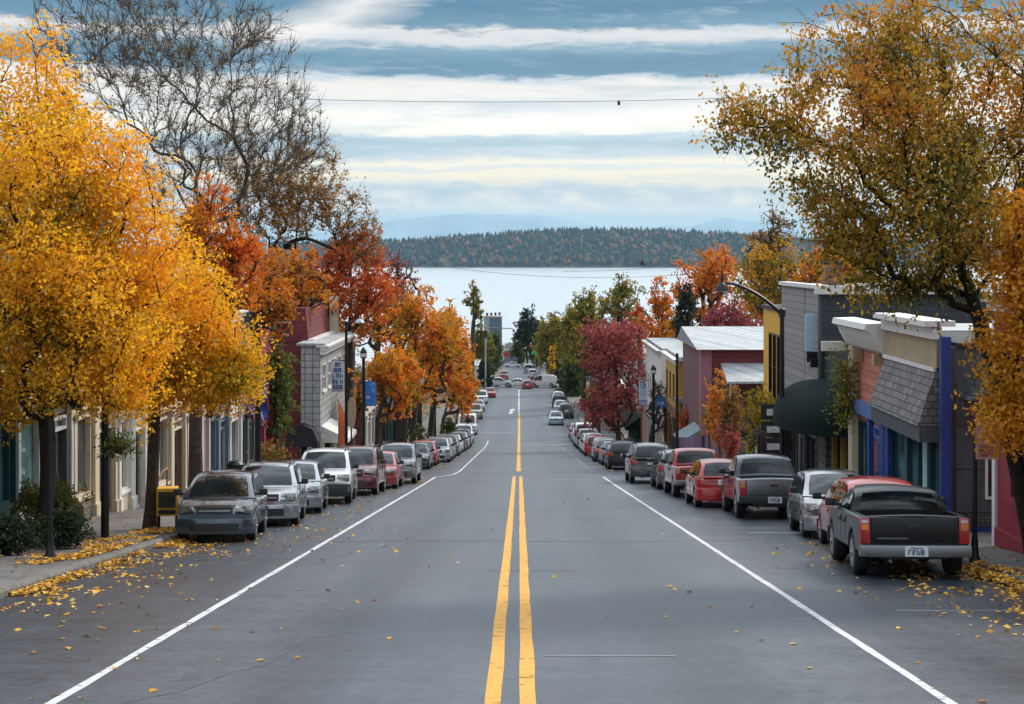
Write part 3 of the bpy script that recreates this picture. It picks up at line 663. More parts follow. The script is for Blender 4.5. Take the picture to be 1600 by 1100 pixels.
def near_trees():
    # big yellow tree, nearest on the left pavement
    Y = 32; bx = -10.05
    def E(px, py, hw, hh, dy=0, dep=1.0): return (X(px, Y+dy), Y+dy, Z(py, Y+dy), hw*Y/F, hw*Y/F*dep, hh*Y/F)
    lm = [E(60, 130, 65, 95), E(30, 260, 110, 130), E(120, 260, 95, 120), E(170, 380, 105, 120), E(60, 420, 150, 150), E(200, 500, 90, 90), E(95, 560, 130, 95), E(225, 410, 75, 100), E(180, 290, 60, 80), E(-60, 400, 110, 200), E(-40, 560, 120, 90), E(20, 620, 70, 45), E(150, 590, 110, 60), E(70, 330, 120, 170, -1.6), E(110, 480, 120, 120, -1.8)]
    tree('yellow_tree', 'tall golden yellow tree filling the left edge above the shrubs', 'tree', (bx, Y), lm, (bx+.1, Y, Z(640, Y)), 1150, 74, .092, YEL, 11,
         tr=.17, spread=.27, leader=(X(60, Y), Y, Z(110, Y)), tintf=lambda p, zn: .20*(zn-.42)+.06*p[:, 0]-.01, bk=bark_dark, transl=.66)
    Y = 36.5; bx = X(235, Y)
    lm = [E(285, 470, 75, 90), E(330, 540, 70, 70), E(250, 560, 80, 70), E(350, 590, 60, 45), E(290, 600, 80, 40), E(215, 590, 60, 50), E(380, 570, 26, 32)]
    tree('yellow_tree', 'lower golden tree with slim grey trunk behind the first parked car', 'tree', (bx, Y), lm, (bx+.1, Y, Z(610, Y)), 520, 62, .095, YEL, 12,
         tr=.15, spread=.26, leader=(X(275, Y), Y, Z(470, Y)), tintf=lambda p, zn: .12*(zn-.2)+.05, transl=.5)
    ptree('orange_tree', 'bright orange tree rising behind the golden trees', 325, 262, 540, 78, 47, ORG, 13, base=-10.0, lsize=.12, dense=1.1, n=10)
    # bare trees behind the shopfronts
    Y = 60; lm = [E(330, 120, 160, 150), E(420, 200, 100, 90), E(230, 80, 120, 130), E(300, 270, 150, 90), E(460, 240, 62, 75), E(140, 40, 100, 110), E(390, 60, 45, 50)]
    tree('bare_tree', 'great nearly leafless tree spreading against the sky, upper left', 'tree', (X(285, Y), Y), lm, (X(300, Y), Y, Z(420, Y)), 2300, 1.0, .13,
         [(0, (.14, .08, .03)), (.5, (.40, .22, .04)), (1, (.5, .26, .04))], 14, tr=.17, spread=.36, leader=(X(310, Y), Y, Z(250, Y)), twigs=2, leafp=.5, rmin=.010, expo=.58, bk=pm('bare_bark', (.12, .088, .066), .9, var=.3, scale=7), up=.35, curve=.08, ang=1.4)
    Y = 99; lm = [E(480, 290, 62, 75), E(440, 330, 70, 70), E(535, 330, 42, 50), E(560, 370, 40, 45), E(400, 300, 60, 70)]
    tree('sparse_tree', 'thin brown tree with last orange leaves beside the sky gap', 'tree', (X(455, Y), Y), lm, (X(460, Y), Y, Z(470, Y)), 620, 13, .2,
         [(0, (.16, .09, .03)), (.5, (.42, .2, .035)), (1, (.66, .3, .03))], 15, tr=.22, spread=.6, leader=(X(470, Y), Y, Z(280, Y)), twigs=2, leafp=.5, rmin=.012, expo=.6, bk=bark_dark, up=.4, curve=.22)
    # big thin-leaved tree on the right
    Y = 28; bx = 9.25
    lm = [E(1140, 180, 36, 40), E(1200, 210, 60, 60), E(1250, 120, 40, 90), E(1290, 240, 90, 80), E(1330, 110, 80, 110), E(1420, 60, 90, 90), E(1420, 240, 110, 120), E(1540, 120, 110, 160), E(1530, 300, 110, 120), E(1330, 350, 80, 60), E(1410, 375, 90, 60), E(1480, 430, 70, 50), E(1405, 440, 75, 42), E(1330, 400, 50, 45), E(1270, 310, 50, 40), E(1640, 250, 90, 200), E(1400, 180, 90, 120, -1.5), E(1500, 330, 90, 90, -1.8)]
    tree('brown_green_tree', 'wide thin-leaved brown and green tree reaching over the right pavement', 'tree', (9.38, Y), lm, (X(1552, Y), Y, Z(560, Y)), 1150, 36, .092,
         [(0, (.07, .08, .012)), (.25, (.24, .20, .02)), (.5, (.58, .33, .025)), (.75, (.72, .29, .03)), (1, (.52, .17, .03))], 21, tr=.15, spread=.24,
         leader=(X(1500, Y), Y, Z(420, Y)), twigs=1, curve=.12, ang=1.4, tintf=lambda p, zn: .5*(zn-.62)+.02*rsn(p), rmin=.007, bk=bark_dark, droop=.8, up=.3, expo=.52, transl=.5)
    Y = 25.6; lm = [E(1605, 380, 48, 90), E(1612, 470, 55, 70), E(1582, 540, 42, 50), E(1605, 620, 50, 60), E(1580, 665, 30, 30), E(1650, 450, 70, 150), E(1555, 650, 20, 22)]
    tree('golden_tree', 'orange gold tree hanging over the red shop at the right edge', 'tree', (9.35, Y), lm, (X(1668, Y), Y, Z(690, Y)), 400, 38, .092, 
         [(0, (.14, .10, .012)), (.3, (.42, .22, .014)), (.6, (.72, .34, .016)), (1, (.75, .26, .02))], 22, tr=.10, spread=.22, leader=(X(1620, Y), Y, Z(400, Y)), tintf=lambda p, zn: .1*(zn-.3), bk=bark_dark)
def rsn(p): return np.sin(p[:, 0]*1.7)+np.sin(p[:, 1]*1.9+1)
near_trees()
def mid_trees():
    g1 = 'street and garden trees down the left side'; g2 = 'street and garden trees down the right side'
    P = ptree
    # left, near to far
    P('rust_tree', 'rust brown tree above the cream cornice on the left', 405, 345, 530, 75, 66, RUST, 31, lsize=.2, group=g1, base=-12.8)
    P('green_tree', 'green leafy tree at the corner by the grey shingled shop', 432, 500, 725, 36, 71, GRN, 32, lsize=.17, group=g1)
    P('red_tree', 'deep red tree above the maroon roof', 548, 355, 560, 92, 100, RED, 33, lsize=.26, group=g1, dense=1.1)
    P('twiggy_tree', 'bare reddish tree crown beside the lake, left of the street gap', 622, 372, 520, 34, 130, CRIM, 34, lsize=.2, dense=.22, group=g1, twigs=1)
    P('orange_maple', 'orange maple with the red flecked top, left side', 655, 440, 640, 74, 112, ORY, 35, lsize=.26, group=g1, base=-8.7, dense=1.1)
    P('golden_maple', 'golden orange maple hanging low over the parked cars', 612, 515, 662, 62, 92, ORY, 36, lsize=.22, group=g1, base=-8.9, dense=1.15)
    P('golden_maple', 'gold and green maple farthest out over the left kerb', 705, 455, 650, 46, 128, ORY, 37, lsize=.28, group=g1, base=-7.9, dense=1.1)
    P('rust_tree', 'dark orange maple low on the left kerb beyond the gold one', 722, 535, 660, 28, 142, RUST, 38, lsize=.26, group=g1, base=-7.8)
    P('golden_maple', 'small yellow street tree at the end of the left maples', 735, 560, 655, 15, 160, YEL, 39, lsize=.28, group=g1, base=-7.3, tr=.12)
    P('olive_tree', 'feathery olive tree standing against the lake on the left', 739, 437, 520, 20, 270, OLV, 40, lsize=.34, dense=.7, group=g1)
    P('olive_tree', 'dull green tree under the signal arm on the left', 765, 518, 610, 17, 330, GRN, 41, lsize=.5, group=g1)
    P('orange_maple', 'orange crown behind the red tree on the left hill', 590, 440, 560, 60, 122, ORY, 42, lsize=.28, group=g1)
    P('red_tree', 'small red tree low among the left shops', 690, 520, 640, 24, 122, RED, 43, lsize=.24, group=g1, base=-9.0)
    P('orange_maple', 'bronze tree between the bare trees and the red one', 470, 385, 505, 62, 90, RUST, 44, lsize=.24, group=g1)
    P('green_tree', 'green tree tucked behind the banner poles on the left', 560, 560, 660, 26, 106, OLV, 45, lsize=.22, group=g1)
    # right, near to far
    P('yellow_green_tree', 'small yellow green tree before the yellow shop on the right', 1190, 588, 712, 44, 57.5, [(0, (.10, .11, .015)), (.4, (.32, .27, .02)), (.8, (.62, .42, .025)), (1, (.5, .3, .03))], 51, lsize=.12, group=g2, tr=.09)
    P('rust_tree', 'small rust coloured tree on the near corner of the right crossing', 1124, 572, 695, 25, 73, RUST, 76, lsize=.14, group=g2, tr=.08)
    P('yellow_green_tree', 'second small tree with reddish yellow leaves left of the yellow green one', 1146, 596, 708, 24, 66, BRN, 75, lsize=.12, group=g2, tr=.08)
    P('yellow_tree', 'broad golden green tree behind the grey gabled roofs', 1218, 348, 520, 72, 118, [(0, (.05, .06, .012)), (.3, (.16, .15, .014)), (.55, (.48, .27, .015)), (1, (.78, .33, .02))], 52, lsize=.26, group=g2, dense=1.1)
    P('orange_tree', 'orange red tree standing left of the golden one above the roofs', 1112, 372, 540, 58, 135, ORG, 53, lsize=.28, group=g2, dense=.9)
    P('evergreen_tree', 'dark green conical tree beside the plum coloured one', 1078, 430, 590, 34, 122, DKG, 54, lsize=.24, group=g2, taper=.75, dense=1.3)
    P('plum_tree', 'plum red round tree above the white metal roof', 1142, 455, 560, 54, 108, PUR, 55, lsize=.22, group=g2, dense=1.2)
    P('crimson_maple', 'spreading crimson street tree over the right parked cars', 958, 496, 668, 78, 126, CRIM, 56, lsize=.26, group=g2, base=7.9, dense=1.05)
    P('olive_tree', 'olive green tree with bright top against the lake', 912, 438, 600, 42, 200, OLV, 57, lsize=.38, group=g2, dense=1.1)
    P('olive_tree', 'tall yellowing olive tree right of the lake gap', 965, 418, 580, 44, 215, OLV, 58, lsize=.4, group=g2)
    P('brown_tree', 'brown bronze tree near the foot of the hill', 858, 477, 575, 27, 330, BRN, 59, lsize=.55, group=g2, dense=1.2)
    P('dark_green_tree', 'dark green round tree at the waterfront end of the street', 824, 478, 570, 24, 405, DKG, 60, lsize=.6, group=g2, dense=1.4)
    P('orange_tree', 'bright orange tree behind the crimson street tree', 1035, 440, 580, 40, 168, ORG, 61, lsize=.32, group=g2)
    P('red_tree', 'small red crown poking up between olive and orange trees', 1000, 458, 540, 22, 180, RED, 62, lsize=.3, group=g2)
    P('golden_maple', 'little golden tree by the far white pole', 864, 540, 592, 9, 300, YEL, 63, lsize=.4, group=g2, tr=.1)
    P('evergreen_tree', 'small blue black evergreen on the right before the far crossing', 878, 558, 622, 14, 250, DKG, 64, lsize=.35, group=g2, taper=.6, dense=1.4)
    P('red_bush_tree', 'small red leaved tree before the ochre shop', 1072, 622, 690, 17, 92, RED, 65, lsize=.15, group=g2, tr=.07)
    P('pale_tree', 'pale thin leaved tree in the gap beside the big brown one', 1207, 292, 470, 46, 150, BRN, 66, lsize=.2, group=g2, dense=.5, twigs=1)
    P('rust_tree', 'rust red crown behind the brick chimney', 1292, 385, 480, 52, 112, RUST, 67, lsize=.24, group=g2)
    P('green_tree', 'olive green tree low beneath the crimson street tree', 925, 590, 680, 22, 150, OLV, 68, lsize=.24, group=g2, base=7.6)
    P('bare_tree', 'leafless twiggy tree before the white building on the right', 1035, 580, 690, 24, 104, BRN, 69, lsize=.13, dense=.15, group=g2, twigs=2, base=8.4)
    P('brown_tree', 'dark brownish tree left of the little golden one', 893, 500, 620, 22, 260, BRN, 70, lsize=.4, group=g2)
    P('evergreen_tree', 'dark green tree behind the white pole at the road end', 845, 515, 585, 16, 390, GRN, 71, lsize=.55, group=g2)
    P('red_bush_tree', 'reddish climbing tree at the mauve building corner', 1138, 640, 715, 15, 70, CRIM, 72, lsize=.12, group=g2, tr=.07)
    P('olive_tree', 'small yellow green tree before the mauve boarded fence', 1108, 635, 680, 13, 82, OLV, 73, lsize=.13, group=g2, tr=.06)
    P('orange_tree', 'distant orange crown above the ochre shop', 1058, 470, 560, 26, 150, ORY, 74, lsize=.28, group=g2)
    for i, (px, yt, yb, hw, Y, st, lb) in enumerate((
        (838, 500, 575, 20, 425, DKG, 'deep green tree just right of the waterfront end of the street'), (812, 512, 572, 15, 415, GRN, 'low green tree closing the street end, left of the deep green one'),
        (870, 505, 590, 20, 380, BRN, 'bronze green tree above the small blue black evergreen'), (752, 500, 600, 18, 300, OLV, 'olive tree behind the pale signal pole'),
        (768, 510, 590, 18, 400, GRN, 'low green tree left of the red sign board'), (905, 465, 610, 40, 245, OLV, 'broad olive gold tree filling the right side of the street end'), (866, 492, 592, 30, 312, OLV, 'broad dull gold tree between the bronze and olive ones'), (897, 520, 640, 24, 235, GRN, 'dark green tree between the bronze and crimson ones'), (758, 560, 625, 12, 262, DKG, 'small dark tree below the signal arm'))):
        P('street_tree', lb, px, yt, yb, hw, Y, st, 140+i, lsize=.45, group='trees around the far end of the street', dense=2.2)
    # screens of garden trees on both hillsides, away from the street
    rs = random.Random(5); cols = [ORG, RUST, OLV, GRN, BRN, RED, ORY]
    words = ['orange', 'rust coloured', 'olive', 'green', 'brown', 'red', 'gold and orange']
    for i, (px, yt, yb, hw, Y) in enumerate([(500, 470, 600, 60, 150), (420, 440, 600, 70, 130), (330, 430, 620, 80, 110), (240, 420, 640, 90, 95), (120, 400, 660, 110, 88), (640, 500, 600, 40, 190), (690, 480, 590, 34, 230)]):
        P('garden_tree', '%s garden tree behind the left shop roofs, %s' % (words[i], ['above the maroon roof', 'behind the rust tree', 'behind the orange tree', 'behind the second yellow tree', 'behind the biggest yellow tree', 'between the maples', 'beyond the gold maple'][i]), px, yt, yb, hw, Y, cols[i], 90+i, lsize=.3, group='garden trees behind the shops', dense=.8)
    for i, (px, yt, yb, hw, Y) in enumerate([(1335, 378, 560, 62, 125), (1420, 372, 600, 74, 105), (1510, 365, 640, 76, 92), (1180, 440, 560, 60, 170), (1060, 500, 600, 30, 210), (990, 480, 610, 36, 250), (930, 500, 600, 25, 300)]):
        P('garden_tree', '%s garden tree behind the right shop roofs, %s' % (words[(i+2) % 7], ['behind the brick chimney', 'behind the slate sided wall', 'behind the dark gable', 'behind the golden green tree', 'behind the dark evergreen', 'behind the crimson tree', 'beyond the olive trees'][i]), px, yt, yb, hw, Y, cols[(i+2) % 7], 110+i, lsize=.3, group='garden trees behind the shops', dense=.8)
mid_trees()
def shrubs():
    def shrub(name, label, px, py0, py1, hw, Y, stops, seed, lsize=.07, n=3500, cat='shrub'):
        x = X(px, Y); zb, zt = R(Y)+SW, Z(py0, Y); rx = hw*Y/F; rs = np.random.RandomState(seed)
        rz = (zt-zb)/2; lm = lumpy(rs, (x, Y, zb+rz), rx, rx, rz, 7)
        root = tree(name, label, cat, (x, Y), lm, (x, Y, zb+.15), 120, n/120, lsize, stops, seed, tr=.04, spread=.1, rmin=.004, group='planting by the left kerb' if px < 200 else None)
    g = [(0, (.010, .02, .010)), (.5, (.03, .055, .018)), (.85, (.07, .10, .025)), (1, (.2, .18, .03))]
    y = [(0, (.02, .03, .01)), (.4, (.07, .09, .018)), (.75, (.2, .19, .02)), (1, (.5, .33, .02))]
    shrub('round_shrub', 'dark green rounded shrub at the left edge of the picture', 12, 805, 880, 45, 29.3, g, 201, n=5200)
    shrub('leafy_shrub', 'tall yellow green shrub before the shop window', 100, 748, 850, 52, 32.5, y, 202, n=5000)
    shrub('leafy_shrub', 'dark low shrub at the foot of the slim black post', 105, 800, 865, 36, 30.5, g, 203, n=3000)
    shrub('leafy_shrub', 'yellowing shrub with red berries under the tree trunk', 50, 745, 830, 38, 34, y, 204, n=3000)
    shrub('leafy_shrub', 'mixed shrub between dark shrub and round shrub', 58, 805, 870, 30, 31, g, 205, n=2200)
    shrub('hedge_bush', 'green hedge bush beside the far left parked cars', 705, 640, 690, 12, 135, GRN, 206, .2, 1500)
    shrub('hedge_bush', 'second green hedge bush under the golden maples', 655, 650, 700, 16, 112, GRN, 207, .18, 1500)
    shrub('climbing_shrub', 'red leaved shrub growing by the dark storefront', 1142, 655, 715, 15, 64, CRIM, 208, .1, 1500)
shrubs()
def litter():
    """fallen leaves on road, kerbs and pavements"""
    rs = np.random.RandomState(5); P = []; 
    def put(x, y, z=0): P.append((x, y, R(y)+z))
    def road_or_walk(x, y):
        return SW+.02 if (x < kerb(-1, y)-.02 or x > kerb(1, y)+.02) else .012
    for _ in range(6000):          # left gutter
        y = rs.uniform(16, 62) if rs.rand() < .5 else rs.uniform(22, 40); x = -7.78+abs(rs.normal(0, .16 if rs.rand() < .7 else .7)); put(x, y, .01+.05*rs.rand()*(x < -7.5))
    for _ in range(3600):          # left pavement by the shrubs
        y = rs.uniform(27, 36.5); x = -8.0-abs(rs.normal(0, .5)); put(x, y, SW+.015+.03*rs.rand())
    for _ in range(700): put(rs.uniform(-11.4, -8), rs.uniform(20, 60), SW+.02)
    for _ in range(900): put(rs.uniform(-7.6, -4.6), rs.uniform(30, 75), .012)
    for _ in range(520): put(-7.6+abs(rs.normal(0, 2.0)), rs.uniform(14, 40), .012)
    for _ in range(120): put(rs.uniform(-5, 4.5), rs.uniform(11, 60), .012)
    for _ in range(5000):          # right gutter heap
        y = rs.uniform(19, 27.5); put(7.97-abs(rs.normal(0, .17)) if rs.rand() < .75 else 8.0+abs(rs.normal(0, .3)), y, .015+.1*rs.rand())
    P[-5000:] = [(x, y, z if x < 7.98 else R(y)+SW+.02) for x, y, z in P[-5000:]]
    for _ in range(1300): put(7.9-abs(rs.normal(0, 1.2)), rs.uniform(18, 34), .012)
    for _ in range(500): put(7.95-abs(rs.normal(0, .4)), rs.uniform(27, 60), .015)
    for _ in range(500): put(rs.uniform(8.1, 9.5), rs.uniform(22, 45), SW+.02)
    for _ in range(1500): put(rs.choice([-1, 1])*rs.uniform(4.6, 7), rs.uniform(84, 150), .015)
    P = np.array(P); keep = (np.sin(P[:, 0]*3.1+P[:, 1]*1.3)+np.sin(P[:, 1]*2.7)+np.sin(P[:, 0]*5.3-P[:, 1]*.8)+1.4) > rs.rand(len(P))*2.2; P = P[keep]; n = len(P)
    a = rs.uniform(0, 6.28, n); L = rs.uniform(.045, .115, n)*np.where(P[:, 1] > 70, 1.6, 1); w = L*.42; ti = rs.normal(0, .2, n)
    d = np.stack([np.cos(a), np.sin(a), ti*.6], 1); q = np.stack([-np.sin(a), np.cos(a), rs.normal(0, .25, n)], 1)
    up = np.array([0, 0, 1.])
    V = np.stack([P-d*L[:, None]/2, P+q*w[:, None]+up*rs.uniform(0, .03, n)[:, None], P+d*L[:, None]/2, P-q*w[:, None]+up*rs.uniform(0, .015, n)[:, None]], 1).reshape(-1, 3)
    m = leafmat('fallen_leaf', [(0, (.10, .05, .02)), (.25, (.34, .15, .025)), (.5, (.65, .30, .02)), (.85, (.70, .42, .05)), (1, (.62, .45, .2))], .1)
    tag(link('fallen_leaves', np_mesh('fallen_leaves', V, np.arange(4*n).reshape(-1, 4), m, False, rs.rand(n))), 'yellow and orange leaves fallen along kerbs and road', 'fallen leaves', kind='stuff')
litter()
# ------------------------------------------------------------------ vehicles
PAINT = {}
def paint(name, rgb, metal=.35, rough=.16):
    if name not in PAINT:
        PAINT[name] = pm('car_paint_'+name, rgb, rough, metal, var=.07, scale=1.5, coat=.9)
    return PAINT[name]
car_glass = glass_mat('car_glass', (.006, .013, .016), .02)
rubber = pm('tyre_rubber', (.014, .014, .015), .8, var=.3, scale=12)
alloy = pm('alloy_rim', (.34, .35, .36), .35, .8, var=.15)
chrome = pm('bumper_chrome', (.24, .245, .25), .3, .85, var=.06, scale=1.2)
lens_clear = pm('headlight_lens', (.34, .35, .35), .10, .6, var=.6, scale=16, coat=1)
lens_red = pm('taillight_red', (.42, .012, .015), .15, var=.3, scale=9, coat=1)
lens_amber = pm('taillight_amber', (.65, .20, .03), .15, var=.2, coat=1)
lens_white = pm('taillight_white', (.6, .5, .45), .15, coat=1)
plate_m = pm('plate_white', (.62, .64, .66), .4, var=.1, scale=10)
plate_ink = pm('plate_ink', (.05, .07, .16), .5)
red_badge = pm('gold_badge', (.6, .36, .06), .4, .4)
TYPES = {
 # L, W, H, floor, wheel r, front axle from nose, rear axle from tail, profile(x from rear: z), greenhouse pts
 'sedan': dict(L=4.55, W=1.78, H=1.45, fl=.2, wr=.31, fa=.88, ra=.95, top=[(0, .78), (.08, .93), (.9, .98), (1.6, .95), (3.2, .93), (3.9, .83), (4.4, .70), (4.55, .60)], gh=[(.72, .95), (1.45, 1.40), (2.2, 1.45), (2.65, 1.41), (3.45, .92)], win=[(1.22, 2.05), (2.11, 3.1)], tl=(.62, .86), hl=(.58, .74)),
 'hatch': dict(L=4.15, W=1.74, H=1.5, fl=.2, wr=.31, fa=.82, ra=.72, top=[(0, .80), (.06, .94), (.5, .97), (1.4, .96), (3.0, .95), (3.6, .86), (4.0, .74), (4.15, .60)], gh=[(.10, .95), (.5, 1.42), (1.5, 1.5), (2.4, 1.44), (3.25, .94)], win=[(.42, 1.0), (1.06, 1.9), (1.96, 2.85)], tl=(.72, 1.0), hl=(.62, .80)),
 'wagon': dict(L=4.45, W=1.8, H=1.58, fl=.22, wr=.33, fa=.86, ra=.8, top=[(0, .82), (.06, .98), (.5, 1.02), (1.4, 1.0), (3.1, 1.0), (3.75, .92), (4.25, .80), (4.45, .62)], gh=[(.10, 1.0), (.45, 1.5), (1.6, 1.58), (2.6, 1.52), (3.42, .98)], win=[(.42, 1.05), (1.11, 1.98), (2.04, 3.0)], tl=(.76, 1.08), hl=(.66, .84)),
 'suv': dict(L=4.7, W=1.9, H=1.78, fl=.28, wr=.38, fa=.9, ra=.92, top=[(0, .9), (.06, 1.08), (.5, 1.12), (1.4, 1.12), (3.3, 1.12), (3.95, 1.06), (4.5, .97), (4.7, .70)], gh=[(.08, 1.1), (.4, 1.68), (1.6, 1.78), (2.7, 1.72), (3.5, 1.1)], win=[(.38, 1.1), (1.17, 2.1), (2.16, 3.05)], tl=(.84, 1.2), hl=(.76, .97)),
 'pickup': dict(L=5.3, W=1.92, H=1.72, fl=.34, wr=.38, fa=.92, ra=1.05, top=[(0, 1.06), (.05, 1.10), (1.0, 1.12), (1.75, 1.12), (3.8, 1.12), (4.4, 1.08), (5.1, 1.0), (5.3, .75)], gh=[(1.85, 1.12), (2.05, 1.66), (2.7, 1.72), (3.2, 1.68), (3.98, 1.10)], win=[(2.06, 2.62), (2.68, 3.55)], bed=(.09, 1.78), tl=(.66, 1.06), hl=(.78, .98)),
 'short_pickup': dict(L=4.5, W=1.84, H=1.46, fl=.34, wr=.37, fa=.85, ra=.95, top=[(0, 1.0), (.05, 1.04), (.8, 1.06), (1.5, 1.06), (3.2, 1.06), (3.7, 1.03), (4.4, .96), (4.55, .75)], gh=[(1.42, 1.05), (1.68, 1.40), (2.2, 1.46), (2.6, 1.43), (3.35, 1.05)], win=[(1.70, 2.2), (2.26, 3.0)], bed=(.09, 1.40), tl=(.60, 1.02), hl=(.74, .94)),
 'van': dict(L=5.2, W=2.0, H=2.2, fl=.28, wr=.36, fa=.9, ra=1.0, top=[(0, 1.0), (.05, 1.16), (.5, 1.2), (1.4, 1.2), (4.2, 1.2), (4.6, 1.14), (5.05, 1.0), (5.2, .7)], gh=[(.05, 1.18), (.15, 2.12), (2.0, 2.2), (3.7, 2.1), (4.5, 1.18)], win=[(2.8, 3.5), (3.56, 4.2)], tl=(.9, 1.5), hl=(.75, .98)),
}
_cm = {}
def car_parts(kind):
    """shared meshes of one body style: list of (name, mesh, slot, parent part or None, location)"""
    if kind in _cm: return _cm[kind]
    T = TYPES[kind]; L, Wd, H = T['L'], T['W'], T['H']; hw = Wd/2; fl, wr = T['fl'], T['wr']
    ax = [T['ra'], L-T['fa']]; zs = fl+.1
    tx = [p[0] for p in T['top']]; tz = [p[1] for p in T['top']]
    top = lambda x: float(np.interp(x, tx, tz))
    bed = T.get('bed')
    boxy = kind in ('pickup', 'short_pickup', 'van')
    def warp(p):
        x, y, z = p; a = min(1, abs(y)/hw)
        cf = .30 if not boxy else .16; cr_ = .16 if not boxy else .03
        e = max(0, (x-(L-.9))/.9); x2 = x-e*cf*a**3
        x2 -= e*.13*max(0, z-.5)/.5
        e = max(0, (.6-x)/.6); x2 += e*cr_*a**3
        if not boxy: x2 += e*.10*max(0, z-.55)/.5
        return (x2-L/2, y, z)
    parts = []
    # body shell
    st = set(np.round(np.linspace(0, L, 30), 3)) | {.02, .06, L-.03, L-.08}
    for a in ax: st |= {round(a+d*(wr+.05), 3) for d in np.cos(np.linspace(0, np.pi, 13))} | {a-(wr+.055), a+(wr+.055)}
    if bed: st |= {bed[0]-.002, bed[0]+.002, bed[1]-.002, bed[1]+.002}
    st = sorted(st); V = []; Fc = []; ring = 22
    for x in st:
        za = zs
        for a in ax:
            d = x-a
            if abs(d) <= wr+.0501: za = max(za, wr+math.sqrt(max(0, (wr+.05)**2-d*d)))
        w = hw*(1-.06*max(0, (x-(L-1.0)))**2-.05*max(0, .8-x)**2); t = top(x); 
        if x < .01 or x > L-.005: w *= .99
        zm = max(za, za*.45+t*.55) if za < t-.1 else za
        inb = bed and bed[0] < x < bed[1]
        t1 = t+(.0 if not inb else 0); fz = t-.5 if inb else None
        sh = .93 if not boxy else .965
        half = [(0, fl), (w*.62, fl), (w*.62, za), (w*.965, za), (w*.995, za+.04 if za+.04 < t-.1 else za), (w, zm), (w*.985, max(zm, t-.09)), (w*(sh+.03), max(zm, t-.03)), (w*sh, t)]
        if inb: half += [(w*.86, t), (w*.855, fz), (0, fz)]
        else: half += [(w*.7, t+.015), (w*.4, t+.028), (0, t+.035)]
        pts = half+[(-y, z) for y, z in half[-2:0:-1]]
        V += [warp((x, y, z)) for y, z in pts]; ring = len(pts)
    n = len(st)
    for i in range(n-1):
        for j in range(ring): Fc.append((i*ring+j, i*ring+(j+1) % ring, (i+1)*ring+(j+1) % ring, (i+1)*ring+j))
    Fc.append(list(range(ring))); Fc.append([(n-1)*ring+j for j in range(ring)][::-1])
    # greenhouse shell (pillars and roof)
    G = T['gh']; zb = G[0][1]; zr = H; wb = hw*(.93 if not boxy else .93); wt = hw*(.70 if kind in ('sedan', 'hatch', 'wagon') else .76 if kind != 'van' else .84)
    wl = lambda z: wb+(wt-wb)*max(0, z-zb)/(zr-zb)
    P = []
    for i in range(len(G)-1):
        (xa, za), (xb, zb2) = G[i], G[i+1]
        for k in range(4): P.append((xa+(xb-xa)*k/4, za+(zb2-za)*k/4))
    P.append(G[-1])
    # round the roof line
    for _ in range(2):
        P = [P[0]]+[((P[i-1][0]+2*P[i][0]+P[i+1][0])/4, (P[i-1][1]+2*P[i][1]+P[i+1][1])/4) for i in range(1, len(P)-1)]+[P[-1]]
    ys = [-1, -.9, -.6, -.25, .25, .6, .9, 1]
    def gp(x, z, s, off=0.0):
        w = wl(z); crown = .05*(1-s*s) if z > zb+.05 else .0
        mid = (G[0][0]+G[-1][0])/2; bow = (.10 if not boxy else .04)*(1-s*s)*(1 if x > mid else -.5)
        edge = -.02*max(0, (abs(s)-.85)/.15) if z > zb+.2 else 0
        return (x+bow-L/2, w*s, z+crown+edge-.01)
    off = len(V); k = len(ys)
    for x, z in P: V += [gp(x, z, s) for s in ys]
    for i in range(len(P)-1):
        for j in range(k-1): Fc.append((off+i*k+j, off+i*k+j+1, off+(i+1)*k+j+1, off+(i+1)*k+j))
    # side panels: strip from roof line down to belt
    for sd, j in ((-1, 0), (1, k-1)):
        b = len(V)
        for x, z in P: V.append((x-L/2, sd*wb, zb-.03))
        for i in range(len(P)-1): Fc.append((off+i*k+j, off+(i+1)*k+j, b+i+1, b+i))
    mb = MB(); mb.v = V; mb.f = Fc
    parts.append(('body', mb.mesh('car_body', None, 0, .55), 'paint', None, (0, 0, 0)))
    # windscreen and back window: sheets a little proud of the shell
    def pane(i0, i1, lo, hi, sname, frac=.86):
        q = MB(); seq = P[i0:i1+1]; d = Vector((seq[-1][0]-seq[0][0], 0, seq[-1][1]-seq[0][1])); nrm = Vector((-d.z, 0, d.x)).normalized()
        if nrm.z < 0: nrm = -nrm
        V2 = []; m = 8; ss = [frac*(-1+2*c/m) for c in range(m+1)]
        for r_ in range(5):
            t = lo+(hi-lo)*r_/4; x = seq[0][0]+(seq[-1][0]-seq[0][0])*t; z = seq[0][1]+(seq[-1][1]-seq[0][1])*t
            # follow the rounded line
            f = t*(len(seq)-1); a = min(int(f), len(seq)-2); u = f-a; x = seq[a][0]*(1-u)+seq[a+1][0]*u; z = seq[a][1]*(1-u)+seq[a+1][1]*u
            for s in ss:
                sq = s*(1-.04*abs(r_-2)/2)
                v = Vector(gp(x, z, sq))+nrm*.012; V2.append(v)
        q.add(V2, [(r_*(m+1)+c, r_*(m+1)+c+1, (r_+1)*(m+1)+c+1, (r_+1)*(m+1)+c) for r_ in range(4) for c in range(m)])
        return q.mesh(sname, None, 0, .8)
    parts.append(('windscreen', pane(len(P)-5, len(P)-1, .06, .93, 'windscreen'), 'glass', None, (0, 0, 0)))
    parts.append(('rear_window', pane(0, 4, .10, .92, 'rear_window', .84), 'glass', None, (0, 0, 0)))
    px_ = [p[0] for p in P]; pz_ = [p[1] for p in P]
